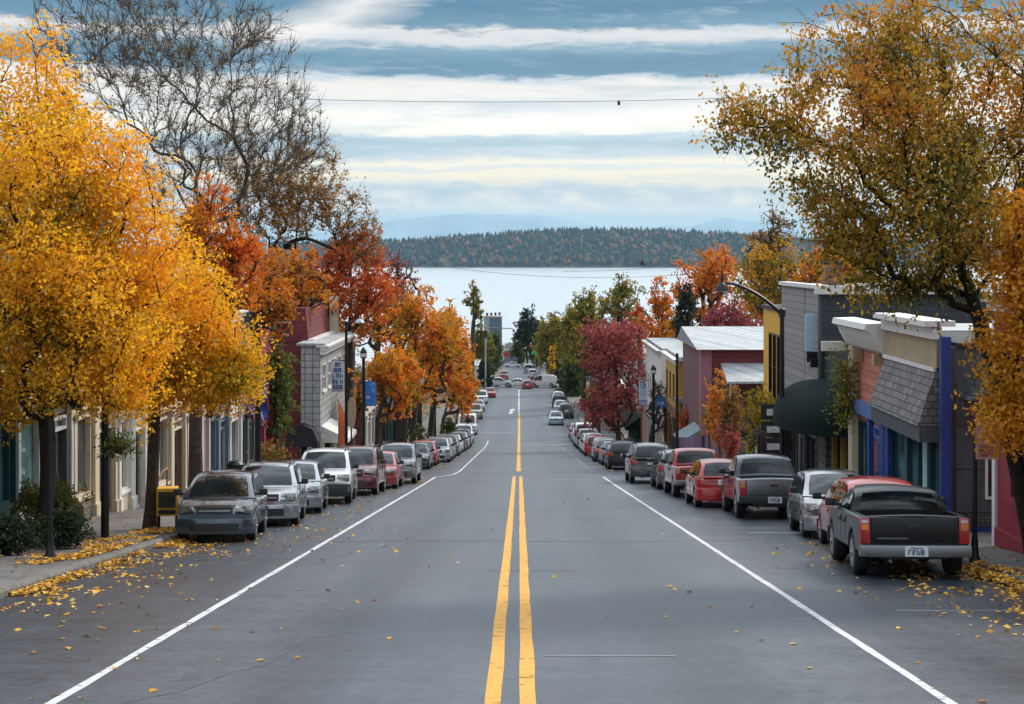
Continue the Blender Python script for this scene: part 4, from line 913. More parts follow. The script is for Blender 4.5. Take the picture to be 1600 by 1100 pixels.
    for sd in (-1, 1):
        for a, b in T['win']:
            q = MB(); m = 8; V2 = []
            for c in range(m+1):
                x = a+(b-a)*c/m; zt = float(np.interp(x, px_, pz_))-.075
                for z in (zb+.015, max(zb+.03, zt)): V2.append((x-L/2, sd*(wl(z)+.010), z))
            q.add(V2, [(2*c, 2*c+1, 2*c+3, 2*c+2) for c in range(m)])
            parts.append(('side_window', q.mesh('side_window'), 'glass', None, (0, 0, 0)))
    # trim authored flat near the ends and bent with the body
    def patch(x, y0, y1, z0, z1, th, end, ny=8, tap=0):
        q = MB(); V2 = []; 
        for c in range(ny+1):
            y = y0+(y1-y0)*c/ny
            for dx in (0, th):
                for z in (z0+tap*(1-c/ny), z1):
                    xx = x+(dx if end > 0 else -dx); V2.append(warp((xx, y, z)))
        f = []
        for c in range(ny):
            i = 4*c; j = i+4
            f += [(i, j, j+1, i+1), (i+2, i+3, j+3, j+2), (i, i+2, j+2, j), (i+1, j+1, j+3, i+3)]
        f += [(0, 1, 3, 2), (4*ny, 4*ny+2, 4*ny+3, 4*ny+1)]
        q.add(V2, f); return q
    h0, h1 = T['hl']; t0, t1 = T['tl']
    for sd in (-1, 1):
        parts.append(('headlight', patch(L-.05, sd*hw*.52, sd*hw*.93, h0-.02, h1, .075, 1, 8, (h1-h0)*.55).mesh('headlight', None, .012, .5), 'headlight', None, (0, 0, 0)))
        if boxy and kind != 'van': y0, y1 = hw*.80, hw*.985
        elif kind == 'sedan': y0, y1 = hw*.5, hw*.97
        else: y0, y1 = hw*.70, hw*.975
        q = patch(.02, sd*y0, sd*y1, t0, t1, .055, -1, 4)
        parts.append(('taillight', q.mesh('taillight', None, .01, .5), 'red', None, (0, 0, 0)))
        mid = (t0+t1)/2
        parts.append(('indicator_lens', patch(-.035, sd*(y0+.03), sd*(y1-.03), mid+.01, mid+.11, .012, -1, 3).mesh('indicator'), 'amber', 'taillight', (0, 0, 0)))
        if boxy: parts.append(('reversing_lens', patch(-.035, sd*(y0+.03), sd*(y1-.03), mid+.13, t1-.03, .012, -1, 3).mesh('reverser'), 'white', 'taillight', (0, 0, 0)))
    gz = h0+.01
    parts.append(('grille', patch(L-.05, -hw*.46, hw*.46, gz, h1-.02, .072, 1).mesh('grille', None, .01), 'trim', None, (0, 0, 0)))
    q = patch(L-.05, -hw*.4, hw*.4, gz+.05, gz+.075, .085, 1).mesh('grille_bar'); parts.append(('grille_bar', q, 'chrome', 'grille', (0, 0, 0)))
    fb = patch(L-.10, -hw*.985, hw*.985, fl-.02, h0-.10, .125, 1, 12); parts.append(('front_bumper', fb.mesh('front_bumper', None, .03, .6), 'bumper', None, (0, 0, 0)))
    fb = patch(L-.04, -hw*.62, hw*.62, fl+.06, h0-.20, .095, 1, 8); parts.append(('air_intake', fb.mesh('air_intake', None, .008), 'trim', 'front_bumper', (0, 0, 0)))
    rb0, rb1 = (t0-.22, t0-.02) if boxy else (fl+.02, t0-.10)
    rb = patch(.10, -hw*1.0, hw*1.0, rb0, rb1, .24 if boxy else .15, -1, 12); parts.append(('rear_bumper', rb.mesh('rear_bumper', None, .03, .6), 'rear_bumper', None, (0, 0, 0)))
    pz = (rb0+rb1)/2; pxo = -.142 if boxy else -.052
    if not boxy: pz = t0+.07
    pl = patch(pxo if boxy else .02, -.19, .19, pz-.085, pz+.085, .012 if boxy else .05, -1, 4)
    parts.append(('license_plate', pl.mesh('plate', None, .004), 'plate', None, (0, 0, 0)))
    q = MB(); xo = (pxo-.016) if boxy else -.034
    glyph_rows(q, 0, -.14, .14, pz-.055, pz+.03, [1], 5, .003); glyph_rows(q, 0, -.1, .1, pz+.045, pz+.065, [1], 6, .003)
    q.v = [(xo-L/2+y_, -x_, z_) for x_, y_, z_ in q.v]
    parts.append(('plate_marks', q.mesh('plate_marks'), 'ink', 'license_plate', (0, 0, 0)))
    if kind in ('pickup', 'short_pickup'):
        parts.append(('tailgate_panel', patch(.02, -hw*.775, hw*.775, t0-.01, 1.03 if kind != 'pickup' else 1.07, .03, -1, 6).mesh('tailgate', None, .012, .5), 'tailgate', None, (0, 0, 0)))
        zc = t1-.13; parts.append(('tailgate_handle', patch(-.012, -.11, .11, zc-.03, zc+.03, .02, -1, 3).mesh('tg_handle', None, .008), 'trim', 'tailgate_panel', (0, 0, 0)))
        q = MB(); zc = t0+.07
        y = -.62
        while y < -.12:
            q.box(-.026-L/2, -.006-L/2, -y-.02, -y, zc, zc+.028); y += .034
        parts.append(('tailgate_lettering', q.mesh('tg_letters'), 'chrome', 'tailgate_panel', (0, 0, 0)))
    # wheels
    for a in ax:
        for sd in (-1, 1):
            w_ = .215 if not boxy else .24
            prof = [(wr*.62, -w_/2), (wr*.9, -w_/2), (wr*.985, -w_/2+.03), (wr, -w_/2+.07), (wr, w_/2-.07), (wr*.985, w_/2-.03), (wr*.9, w_/2), (wr*.62, w_/2)]
            q = MB().lathe(prof, 24); q.v = [(x, z, y) for x, y, z in q.v]
            key = ('tyre', kind)
            if key not in _cm: _cm[key] = q.mesh('tyre', None, 0, .6)
            key2 = ('rim', kind, sd)
            if key2 not in _cm:
                q = MB(); o = w_/2*sd
                d = lambda r, t: [(r*math.cos(t), o*.0, r*math.sin(t))]
                disc = MB().lathe([(wr*.05, 0), (wr*.64, 0)], 24); disc.v = [(x, o*.62+sd*z, y) for x, y, z in disc.v]; q.add(disc.v, disc.f)
                rr = MB().lathe([(wr*.55, 0), (wr*.66, .0), (wr*.66, .022), (wr*.6, .022)], 24); rr.v = [(x, o*.97+sd*(z-.012), y) for x, y, z in rr.v]; q.add(rr.v, rr.f)
                for s in range(5):
                    t = 2*math.pi*s/5+.3; ca, sa = math.cos(t), math.sin(t)
                    for r0_, r1_, h in ((wr*.08, wr*.62, wr*.085),):
                        pts = [(r0_, -h*1.3), (r1_, -h*.7), (r1_, h*.7), (r0_, h*1.3)]
                        V2 = [(u*ca-v*sa, o*.66, u*sa+v*ca) for u, v in pts]+[(u*ca-v*sa, o*.98, u*sa+v*ca) for u, v in pts]
                        q.add(V2, [(0, 1, 2, 3), (4, 7, 6, 5), (0, 4, 5, 1), (1, 5, 6, 2), (2, 6, 7, 3), (3, 7, 4, 0)])
                hub = MB().lathe([(wr*.15, 0), (wr*.15, .03), (wr*.1, .045)], 12); hub.v = [(x, o*.9+sd*z, y) for x, y, z in hub.v]; q.add(hub.v, hub.f)
                _cm[key2] = q.mesh('rim', None, 0, .5)
            parts.append(('wheel', _cm[key], 'tyre', None, (a-L/2, sd*(hw-w_/2-.012), wr)))
            parts.append(('rim', _cm[key2], 'rim', 'wheel', (0, 0, 0)))
    # door mirrors, handles, underbody lines
    for sd in (-1, 1):
        xm = G[-1][0]-.42; zm_ = zb+.10
        q = MB().box(xm-.07-L/2, xm+.10-L/2, sd*(wb+.07), sd*(wb+.25), zm_-.07, zm_+.08); parts.append(('wing_mirror', q.mesh('mirror', None, .035, .6), 'mirror', None, (0, 0, 0)))
        q = MB().box(xm-.03-L/2, xm+.05-L/2, sd*(wb-.04), sd*(wb+.09), zm_-.07, zm_-.02); parts.append(('mirror_arm', q.mesh('mirror_arm'), 'trim', 'wing_mirror', (0, 0, 0)))
        for a, b in T['win'][-2:]:
            q = MB().box(a+.06-L/2, a+.24-L/2, sd*(hw-.03), sd*(hw+.022), zb-.19, zb-.15); parts.append(('door_handle', q.mesh('door_handle', None, .008), 'handle', None, (0, 0, 0)))
            q = MB().box(a-.035-L/2, a-.027-L/2, sd*(hw-.06), sd*(hw+.0025), zs+.12, zb-.09); parts.append(('door_seam', q.mesh('door_seam'), 'trim', None, (0, 0, 0)))
    if kind in ('suv', 'wagon'):
        for sd in (-1, 1):
            z1 = H+.02; q = MB().tube([(.55-L/2, sd*wt*.9, z1-.10), (.7-L/2, sd*wt*.9, z1), (2.4-L/2, sd*wt*.9, z1), (2.6-L/2, sd*wt*.9, z1-.10)], .018, 6); parts.append(('roof_rail', q.mesh('roof_rail'), 'trim', None, (0, 0, 0)))
    for zz in (fl-.06,):
        q = MB().tube([(.25-L/2, hw*.45, fl-.02), (-.02-L/2, hw*.45, fl-.03)], .03, 8); parts.append(('exhaust_pipe', q.mesh('exhaust'), 'chrome', None, (0, 0, 0)))
        for a in ax: parts.append(('axle', MB().box(a-.05-L/2, a+.05-L/2, -hw*.7, hw*.7, wr-.05, wr+.05).mesh('axle'), 'trim', None, (0, 0, 0)))
    _cm[kind] = parts
    return parts
def car(kind, x, y, facing, pname, label, yaw=0, cat='car', name='parked_car', group=None, far=False, over=None, roll=0):
    """x,y = centre on the road; facing +1 = rear to camera, -1 = front to camera"""
    ps = car_parts(kind); s = slope(y)
    f = Vector((math.sin(rad(yaw)), math.cos(rad(yaw)), 0))*facing
    f = Vector((f.x, f.y, s*f.y)).normalized(); up0 = Vector((0, -s, 1)).normalized(); l = up0.cross(f).normalized(); up = f.cross(l)
    M = Matrix((f, l, up)).transposed()
    root = empty(name, (x, y, R(y)+.004), M.to_euler(), label, cat, group)
    pc = PAINT[pname]
    mats = dict(paint=pc, glass=car_glass, trim=dark_trim, chrome=chrome, headlight=lens_clear, red=lens_red, amber=lens_amber, white=lens_white, plate=plate_m, ink=plate_ink,
                tyre=rubber, rim=alloy, mirror=dark_trim, handle=pc, bumper=pc, rear_bumper=chrome if 'pickup' in kind else pc, tailgate=pc)
    if over: mats.update(over)
    last = {}
    for nm, me, slot, par, loc in ps:
        if far and nm in ('door_handle', 'door_seam', 'plate_marks', 'mirror_arm', 'exhaust_pipe', 'axle', 'grille_bar', 'indicator_lens', 'reversing_lens', 'tailgate_lettering', 'air_intake'): continue
        if not me.materials: me.materials.append(None)
        o = bpy.data.objects.new(nm, me); COL.objects.link(o); o.parent = last[par] if par else root; o.location = loc
        o.material_slots[0].link = 'OBJECT'; o.material_slots[0].material = mats[slot]
        last[nm] = o
    return root
def build_cars():
    paint('silver', (.36, .38, .40), .6); paint('grey', (.080, .097, .118), .5); paint('charcoal', (.04, .043, .047), .4); PAINT['black'] = pm('car_paint_black', (.007, .007, .009), .3, .1, var=.07, scale=1.5, coat=.25, spec=.35)
    paint('white', (.62, .63, .63), .0); paint('maroon', (.13, .02, .028), .3); paint('red', (.40, .010, .014), .0); paint('rose', (.36, .055, .05), .1)
    paint('blue', (.03, .06, .13), .4); paint('tan', (.34, .29, .22), .5); paint('pale_blue', (.35, .42, .47), .4); paint('slate', (.16, .185, .21), .5)
    gl, gr = 'cars parked along the left kerb', 'vehicles parked along the right kerb'
    def cx(kind, outer, side): return outer+side*TYPES[kind]['W']/2
    def left(kind, yf, outer, pn, label, **k):       # outer = x of the road side, yf = nose towards the camera
        car(kind, outer-TYPES[kind]['W']/2, yf+TYPES[kind]['L']/2, -1, pn, label, group=gl, **k)
    def right(kind, yr, outer, pn, label, **k):
        car(kind, outer+TYPES[kind]['W']/2, yr+TYPES[kind]['L']/2, k.pop('facing', 1), pn, label, group=gr, **k)
    left('hatch', 33.7, -6.12, 'grey', 'dark grey car with wide black grille, first in the left row', yaw=-5)
    left('wagon', 39.0, -5.95, 'silver', 'silver car directly behind the dark grey first car', yaw=-5)
    left('hatch', 44.6, -6.05, 'silver', 'small silver hatchback half hidden before the silver off-roader', yaw=-4)
    left('suv', 50.0, -5.78, 'white', 'tall pale silver off-roader with dark lower front, fourth on the left', yaw=-3.5, over=dict(bumper=dark_trim))
    left('suv', 56.4, -5.42, 'maroon', 'maroon off-roader behind the pale silver off-roader')
    left('hatch', 62.2, -5.15, 'rose', 'small brick red hatchback behind the maroon off-roader')
    left('suv', 67.4, -4.75, 'slate', 'tall grey off-roader with rust red roof edge, last before the crossing', cat='car')
    left('sedan', 86.5, -5.3, 'charcoal', 'charcoal car just beyond the left crossing')
    left('hatch', 92.3, -5.25, 'red', 'bright red hatchback between charcoal and pale cars, left')
    left('wagon', 98, -4.7, 'pale_blue', 'pale blue grey car beyond the red hatchback on the left')
    left('sedan', 104, -4.75, 'tan', 'tan saloon behind the pale blue grey car')
    left('wagon', 111, -4.7, 'slate', 'slate car under the golden maples', far=True)
    left('sedan', 117.5, -4.75, 'white', 'white saloon behind the slate car on the left', far=True)
    left('sedan', 124, -4.75, 'black', 'black saloon behind the white saloon on the left', far=True)
    left('hatch', 130.5, -4.7, 'silver', 'silver hatchback beyond the black saloon', far=True)
    left('wagon', 137, -4.7, 'charcoal', 'charcoal estate car near the far hedge', far=True)
    left('suv', 144, -4.75, 'white', 'white off-roader near the end of the left row', far=True)
    left('van', 160, -4.9, 'white', 'white van with tan front under the last yellow tree', far=True, cat='van', name='parked_van')
    left('suv', 186, -5.0, 'tan', 'tan off-roader before the distant pale shopfront', far=True)
    left('sedan', 200, -5.1, 'silver', 'distant silver saloon beyond the tan off-roader', far=True)
    left('suv', 218, -5.1, 'white', 'distant white off-roader nearest the far crossing, left', far=True)
    # right row
    right('short_pickup', 25.6, 5.78, 'black', 'black pickup truck with chrome rear bumper, nearest on the right', yaw=4.0, cat='pickup truck', name='parked_pickup', over=dict(rear_bumper=chrome))
    right('hatch', 30.3, 6.42, 'red', 'red hatchback mostly hidden ahead of the black pickup', yaw=3)
    right('hatch', 34.7, 6.52, 'silver', 'silver hatchback facing the camera ahead of the red hatchback', yaw=4, facing=-1)
    right('pickup', 42.0, 5.98, 'grey', 'dark pickup truck with bare silver tailgate panel', cat='pickup truck', name='parked_pickup', yaw=1.5, over=dict(rear_bumper=dark_trim, tailgate=chrome, handle=dark_trim))
    right('hatch', 48.0, 5.42, 'red', 'bright red hatchback ahead of the dark pickup')
    right('pickup', 54.6, 5.4, 'rose', 'faded red pickup truck with dark rear window', cat='pickup truck', name='parked_pickup')
    right('wagon', 61.5, 5.4, 'grey', 'grey estate car half hidden by the faded red pickup')
    right('suv', 68.0, 4.75, 'charcoal', 'charcoal off-roader last before the right crossing', over=dict(bumper=dark_trim))
    right('wagon', 86, 4.75, 'black', 'black estate car first beyond the right crossing')
    right('sedan', 92.5, 4.72, 'blue', 'dark blue saloon second beyond the right crossing')
    right('sedan', 99, 4.55, 'charcoal', 'charcoal saloon beyond the blue saloon')
    right('sedan', 105.5, 4.75, 'silver', 'silver saloon tucked in by the banner pole')
    right('hatch', 112, 4.45, 'red', 'red hatchback under the crimson tree', far=True)
    right('wagon', 118.5, 4.5, 'white', 'white estate car under the crimson tree', far=True)
    right('hatch', 125, 4.6, 'maroon', 'maroon hatchback past the white estate car', far=True)
    right('suv', 131.5, 4.6, 'slate', 'slate off-roader past the maroon hatchback', far=True)
    right('van', 139, 4.6, 'white', 'white van in the row past the crimson tree', far=True, cat='van', name='parked_van')
    right('sedan', 147, 4.6, 'pale_blue', 'pale blue saloon past the white van', far=True)
    right('sedan', 154, 4.6, 'red', 'red saloon past the pale blue saloon', far=True)
    right('hatch', 176, 2.9, 'pale_blue', 'pale hatchback standing out from the row with its nose to the camera', far=True, facing=-1)
    right('suv', 188, 4.3, 'charcoal', 'charcoal off-roader behind the pale hatchback', far=True)
    right('wagon', 197, 3.9, 'silver', 'silver estate car in the far right row', far=True, facing=-1)
    right('suv', 208, 3.9, 'black', 'black off-roader in the far right row', far=True)
    right('wagon', 219, 4.1, 'white', 'white estate car farthest up the right row', far=True, facing=-1)
    # moving or crossing traffic far down the hill
    def cross(kind, px, y, yaw, pn, label, **k):
        nm = k.pop('name', 'crossing_car'); car(kind, X(px, y), y, 1, pn, label, yaw=yaw, far=True, group='traffic at the far crossing', name=nm, **k)
    cross('pickup', 778, 267, 90, 'white', 'white pickup turning at the far crossing, left of the road', cat='pickup truck', name='crossing_pickup')
    cross('suv', 764, 272, 90, 'silver', 'silver off-roader waiting on the far cross street, left side')
    cross('sedan', 808, 268, -80, 'white', 'white saloon in the middle of the far crossing')
    cross('hatch', 824, 262, 0, 'red', 'tiny red hatchback in the far crossing')
    cross('van', 851, 266, -70, 'white', 'long white van at the right of the far crossing', cat='van', name='crossing_van')
    cross('sedan', 766, 236, 180, 'red', 'far car with red tail standing left of the road')
    cross('suv', 832, 318, 0, 'white', 'white off-roader beyond the far crossing on the right')
    cross('van', 826, 345, 0, 'pale_blue', 'pale van near the top of the last rise', cat='van', name='distant_van')
    cross('suv', 787, 305, 180, 'red', 'red and white car beyond the far crossing on the left')
    cross('sedan', 801, 396, 90, 'white', 'white saloon crossing at the brow of the last rise')
    cross('sedan', 836, 300, 0, 'charcoal', 'dark saloon beyond the far crossing beside the white pole')
build_cars()
# ------------------------------------------------------------------ buildings
roof_white = lap('white_metal_roof', (.42, .44, .45), .42, .3, .22, vertical=True, rough=.5)
roof_dark = pm('dark_felt_roof', (.05, .05, .052), .9, var=.3)
shingle = bricks('grey_shingles', (.16, .15, .15), (.27, .25, .25), (.05, .05, .05), .22, .17, .012)
shingle_pale = bricks('pale_square_shingles', (.30, .31, .31), (.40, .40, .39), (.09, .09, .09), .42, .36, .02, offset=0)
stone = bricks('rough_stone', (.13, .125, .12), (.24, .22, .20), (.05, .05, .05), .62, .27, .02)
ledge = bricks('ledge_stone', (.05, .05, .055), (.11, .11, .11), (.02, .02, .02), .4, .09, .01)
red_brick = bricks('red_brick', (.24, .08, .05), (.34, .13, .08), (.22, .18, .15))
tan_brick = bricks('tan_brick', (.30, .20, .12), (.38, .27, .18), (.25, .21, .17))
lap_dark = lap('dark_slate_siding', (.030, .040, .048), .19)
lap_grey = lap('weathered_grey_siding', (.27, .26, .255), .24, .35, .14)
lap_salmon = lap('salmon_siding', (.55, .19, .125), .2)
lap_maroon = lap('maroon_siding', (.16, .022, .026), .3, .3)
lap_mauve = lap('mauve_boards', (.19, .075, .085), .24, .5, vertical=True)
lap_purple = lap('purple_boards', (.26, .17, .28), .3, .6, vertical=True)
teal = pm('teal_paint', (.014, .065, .075), .5); navy = pm('blue_trim_paint', (.018, .05, .22), .45, var=.12); midblue = pm('mid_blue_paint', (.10, .17, .42), .5)
crimson = pm('crimson_paint', (.25, .022, .04), .5, streak=True); ochre = pm('ochre_paint', (.55, .30, .04), .6, streak=True); yellowp = pm('yellow_paint', (.75, .40, .02), .55, streak=True, var=.1)
tan = pm('tan_render', (.40, .31, .19), .8, streak=True); slatepanel = pm('slate_panel', (.075, .088, .095), .7, var=.2, streak=True)
stucco = pm('pale_stucco', (.50, .46, .42), .85, bump=.4, bscale=60, streak=True); coral = pm('coral_paint', (.58, .20, .11), .7, streak=True); greenp = pm('dark_green_paint', (.015, .045, .04), .5)
pinkp = pm('pinkish_plaster', (.52, .42, .40), .8, streak=True); slateblue = pm('slate_blue_paint', (.13, .19, .25), .6, streak=True); wood = lap('warm_timber', (.34, .17, .08), .14, .4, vertical=True)
canvas_dark = pm('dark_green_canvas', (.008, .017, .016), .85, spec=.15, var=.3, scale=6, bump=.2); canvas_black = pm('black_canvas', (.014, .014, .016), .7, var=.3); canvas_white = pm('white_canvas', (.62, .62, .60), .7); canvas_grey = pm('grey_canvas', (.20, .25, .28), .7)
shop_glass = glass_mat('shop_glass', (.045, .06, .065), .05); teal_glass = glass_mat('teal_glass', (.06, .13, .14), .05)
interior_blue = pm('pale_display_board', (.40, .55, .62), .6)

class Bld:
    """local frame: u along the street from Y0, v up from the pavement, o out of the facade towards the road"""
    def __init__(s, name, label, side, xf, y0, y1, cat='shop building', group=None):
        s.side, s.xf, s.y0, s.y1 = side, xf, y0, y1; s.L = y1-y0
        s.g = R(y1)+SW; s.h0 = R(y0)+SW-s.g         # pavement height at the near end over the far end
        s.root = empty(name, (xf, y0, s.g), label=label, cat=cat, group=group)
    def P(s, u, v, o): return (-s.side*o, u, v)
    def zpx(s, py, y): return Z(py, y)-s.g
    def box(s, q, u0, u1, v0, v1, o0, o1):
        a, b = s.P(u0, v0, o0), s.P(u1, v1, o1); q.box(a[0], b[0], a[1], b[1], a[2], b[2]); return q
    def part(s, name, mat, boxes, parent=None, bevel=0):
        q = MB()
        for b in boxes: s.box(q, *b)
        return q.obj(name, mat, parent or s.root, bevel=bevel)
    def wall(s, mat, h, depth, lo=-1.2, holes=None, name='wall', front=.0):
        """facade wall; holes = openings (u0,u1,v0,v1) cut by building the wall as strips round them"""
        bx = []
        if holes:
            us = sorted({0, s.L} | {a for hh in holes for a in hh[:2]})
            for a, b in zip(us[:-1], us[1:]):
                m = (a+b)/2; cuts = sorted([(hh[2], hh[3]) for hh in holes if hh[0] < m < hh[1]]); z = lo
                for c, d in cuts:
                    if c > z: bx.append((a, b, z, c, -.3, front))
                    z = d
                bx.append((a, b, z, h, -.3, front))
            bx.append((0, s.L, lo, h, -depth, -.3))
        else: bx = [(0, s.L, lo, h, -depth, front)]
        return s.part(name, mat, bx)
    def window(s, u0, u1, v0, v1, frame=white_paint, glass=None, nx=1, nz=1, fw=.07, rec=.10, sill=True, name='window', o=0.0):
        w = s.part(name, frame, [(u0, u0+fw, v0, v1, o-rec-.05, o+.03), (u1-fw, u1, v0, v1, o-rec-.05, o+.03), (u0+fw, u1-fw, v0, v0+fw, o-rec-.05, o+.03), (u0+fw, u1-fw, v1-fw, v1, o-rec-.05, o+.03)]
                 + [(u0+(u1-u0)*i/nx-fw*.3, u0+(u1-u0)*i/nx+fw*.3, v0+fw, v1-fw, o-rec, o+.0) for i in range(1, nx)]
                 + [(u0+fw, u1-fw, v0+(v1-v0)*i/nz-fw*.3, v0+(v1-v0)*i/nz+fw*.3, o-rec+.002, o-.004) for i in range(1, nz)])
        s.part('pane', glass or shop_glass, [(u0+fw, u1-fw, v0+fw, v1-fw, o-rec-.03, o-rec-.012)], w)
        if sill: s.part('sill', frame, [(u0-.08, u1+.08, v0-.09, v0-.003, o-.02, o+.10)], w)
        return w
    def door(s, u0, u1, v0, v1, mat, glass=None, o=0.0):
        d = s.part('door', mat, [(u0, u1, v0, v0+.35, o-.14, o-.06), (u0, u0+.12, v0+.35, v1, o-.14, o-.06), (u1-.12, u1, v0+.35, v1, o-.14, o-.06), (u0+.12, u1-.12, v1-.14, v1, o-.14, o-.06)])
        s.part('pane', glass or shop_glass, [(u0+.12, u1-.12, v0+.35, v1-.14, o-.115, o-.09)], d)
        s.part('handle', chrome, [(u1-.09, u1-.05, v0+.95, v0+1.2, o-.06, o-.02)], d)
    def cornice(s, v, mat, d=.35, h=.4, u0=None, u1=None):
        a = -.1 if u0 is None else u0; b = s.L+.1 if u1 is None else u1
        s.part('cornice', mat, [(a, b, v-h, v-h*.55, .002, d*.45), (a-.03, b+.03, v-h*.55, v-h*.2, .002, d*.75), (a-.06, b+.06, v-h*.2, v, -.2, d)])
    def roof(s, v, depth, mat, o=.1, t=.15): s.part('roof', mat, [(-.08, s.L+.08, v, v+t, -depth-.1, o)])
    def awning(s, u0, u1, v1, v0, d, mat, name='awning', valance=.22):
        q = MB(); f = [s.P(u0, v1, 0.01), s.P(u1, v1, 0.01), s.P(u1, v0, d), s.P(u0, v0, d), s.P(u0, v0-valance, d), s.P(u1, v0-valance, d), s.P(u0, v0-valance, .01), s.P(u1, v0-valance, .01)]
        q.add(f, [(0, 1, 2, 3), (3, 2, 5, 4), (0, 3, 4, 6), (1, 7, 5, 2)]); me = q.mesh(name, mat)
        o = link(name, me, None, s.root); m = o.modifiers.new('thick', 'SOLIDIFY'); m.thickness = .03; return o
    def shopfront(s, h=2.9, n=3, frame=white_paint, pier=None, base=None, glass=None, door_at=1, dmat=None, lo=0.15, pil=True):
        """display windows and a recessed door between piers"""
        w = s.L/n; v0 = s.h0*0
        for i in range(n):
            b = s.h0*(1-(i+.5)/n)
            a, c = i*w+.28, (i+1)*w-.28
            if i == door_at: s.door(a+.05, min(c-.05, a+1.15), b, b+2.25, dmat or dark_trim, glass); s.window(min(c-.05, a+1.2), c, b+.5, b+h-.1, frame, glass, sill=False) if c-a > 2 else None; s.window(a, c, b+2.3, b+h-.05, frame, glass, sill=False, nx=2)
            else: s.window(a, c, b+.55, b+h, frame, glass, nx=2 if w > 2.6 else 1); s.part('stall_riser', base or frame, [(a, c, b-.3, b+.44, -.05, .04)])
        if pil: 
            for i in range(n+1): s.part('pilaster', pier or frame, [(max(-.02, i*w-.2), min(s.L+.02, i*w+.2), -.5, h+.25+s.h0*.5, .002, .13), (max(-.04, i*w-.25), min(s.L+.04, i*w+.25), -.5, s.h0*(1-i/n)+.35, .002, .18), (max(-.04, i*w-.25), min(s.L+.04, i*w+.25), h+.1+s.h0*.5, h+.26+s.h0*.5, .132, .19)])
        s.part('fascia', frame, [(0, s.L, h+.28+s.h0*.5, h+.85+s.h0*.5, .003, .10)])
def holes_for(b, n, h):
    w = b.L/n; out = []
    for i in range(n):
        z = b.h0*(1-(i+.5)/n); out.append((i*w+.25, (i+1)*w-.25, z-.02 if False else z+.02, z+h+.02))
    return out
def row(name, label, side, xf, y0, y1, top_y, mat, front, n, frame, roofm=roof_dark, depth=9, up=True, group=None, dmat=None, glass=None, cornm=None, awn=None, pier=None, base=None):
    b = Bld(name, label, side, xf, y0, y1, group=group)
    h = b.zpx(top_y, y0) if top_y else 6.0
    hh = 2.7
    hl = holes_for(b, n, hh)
    v2 = hh+1.4+b.h0*.5
    wins = []
    if up and h > v2+1.9:
        k = max(2, int(b.L/1.9))
        for i in range(k):
            c = b.L*(i+.5)/k; wins.append((c-.42, c+.42, v2, min(h-.7, v2+1.6)))
    b.wall(mat, h, depth, holes=hl+wins)
    b.shopfront(hh, n, frame, pier=pier, dmat=dmat, glass=glass, base=base)
    for w in wins: b.window(*w, frame, glass, nz=2)
    b.cornice(h, cornm or frame); b.roof(h+.002, depth, roofm, o=-.1)
    if awn: b.awning(.4, b.L-.4, hh+.6+b.h0*.5, hh-.15+b.h0*.4, 1.3, awn)
    return b

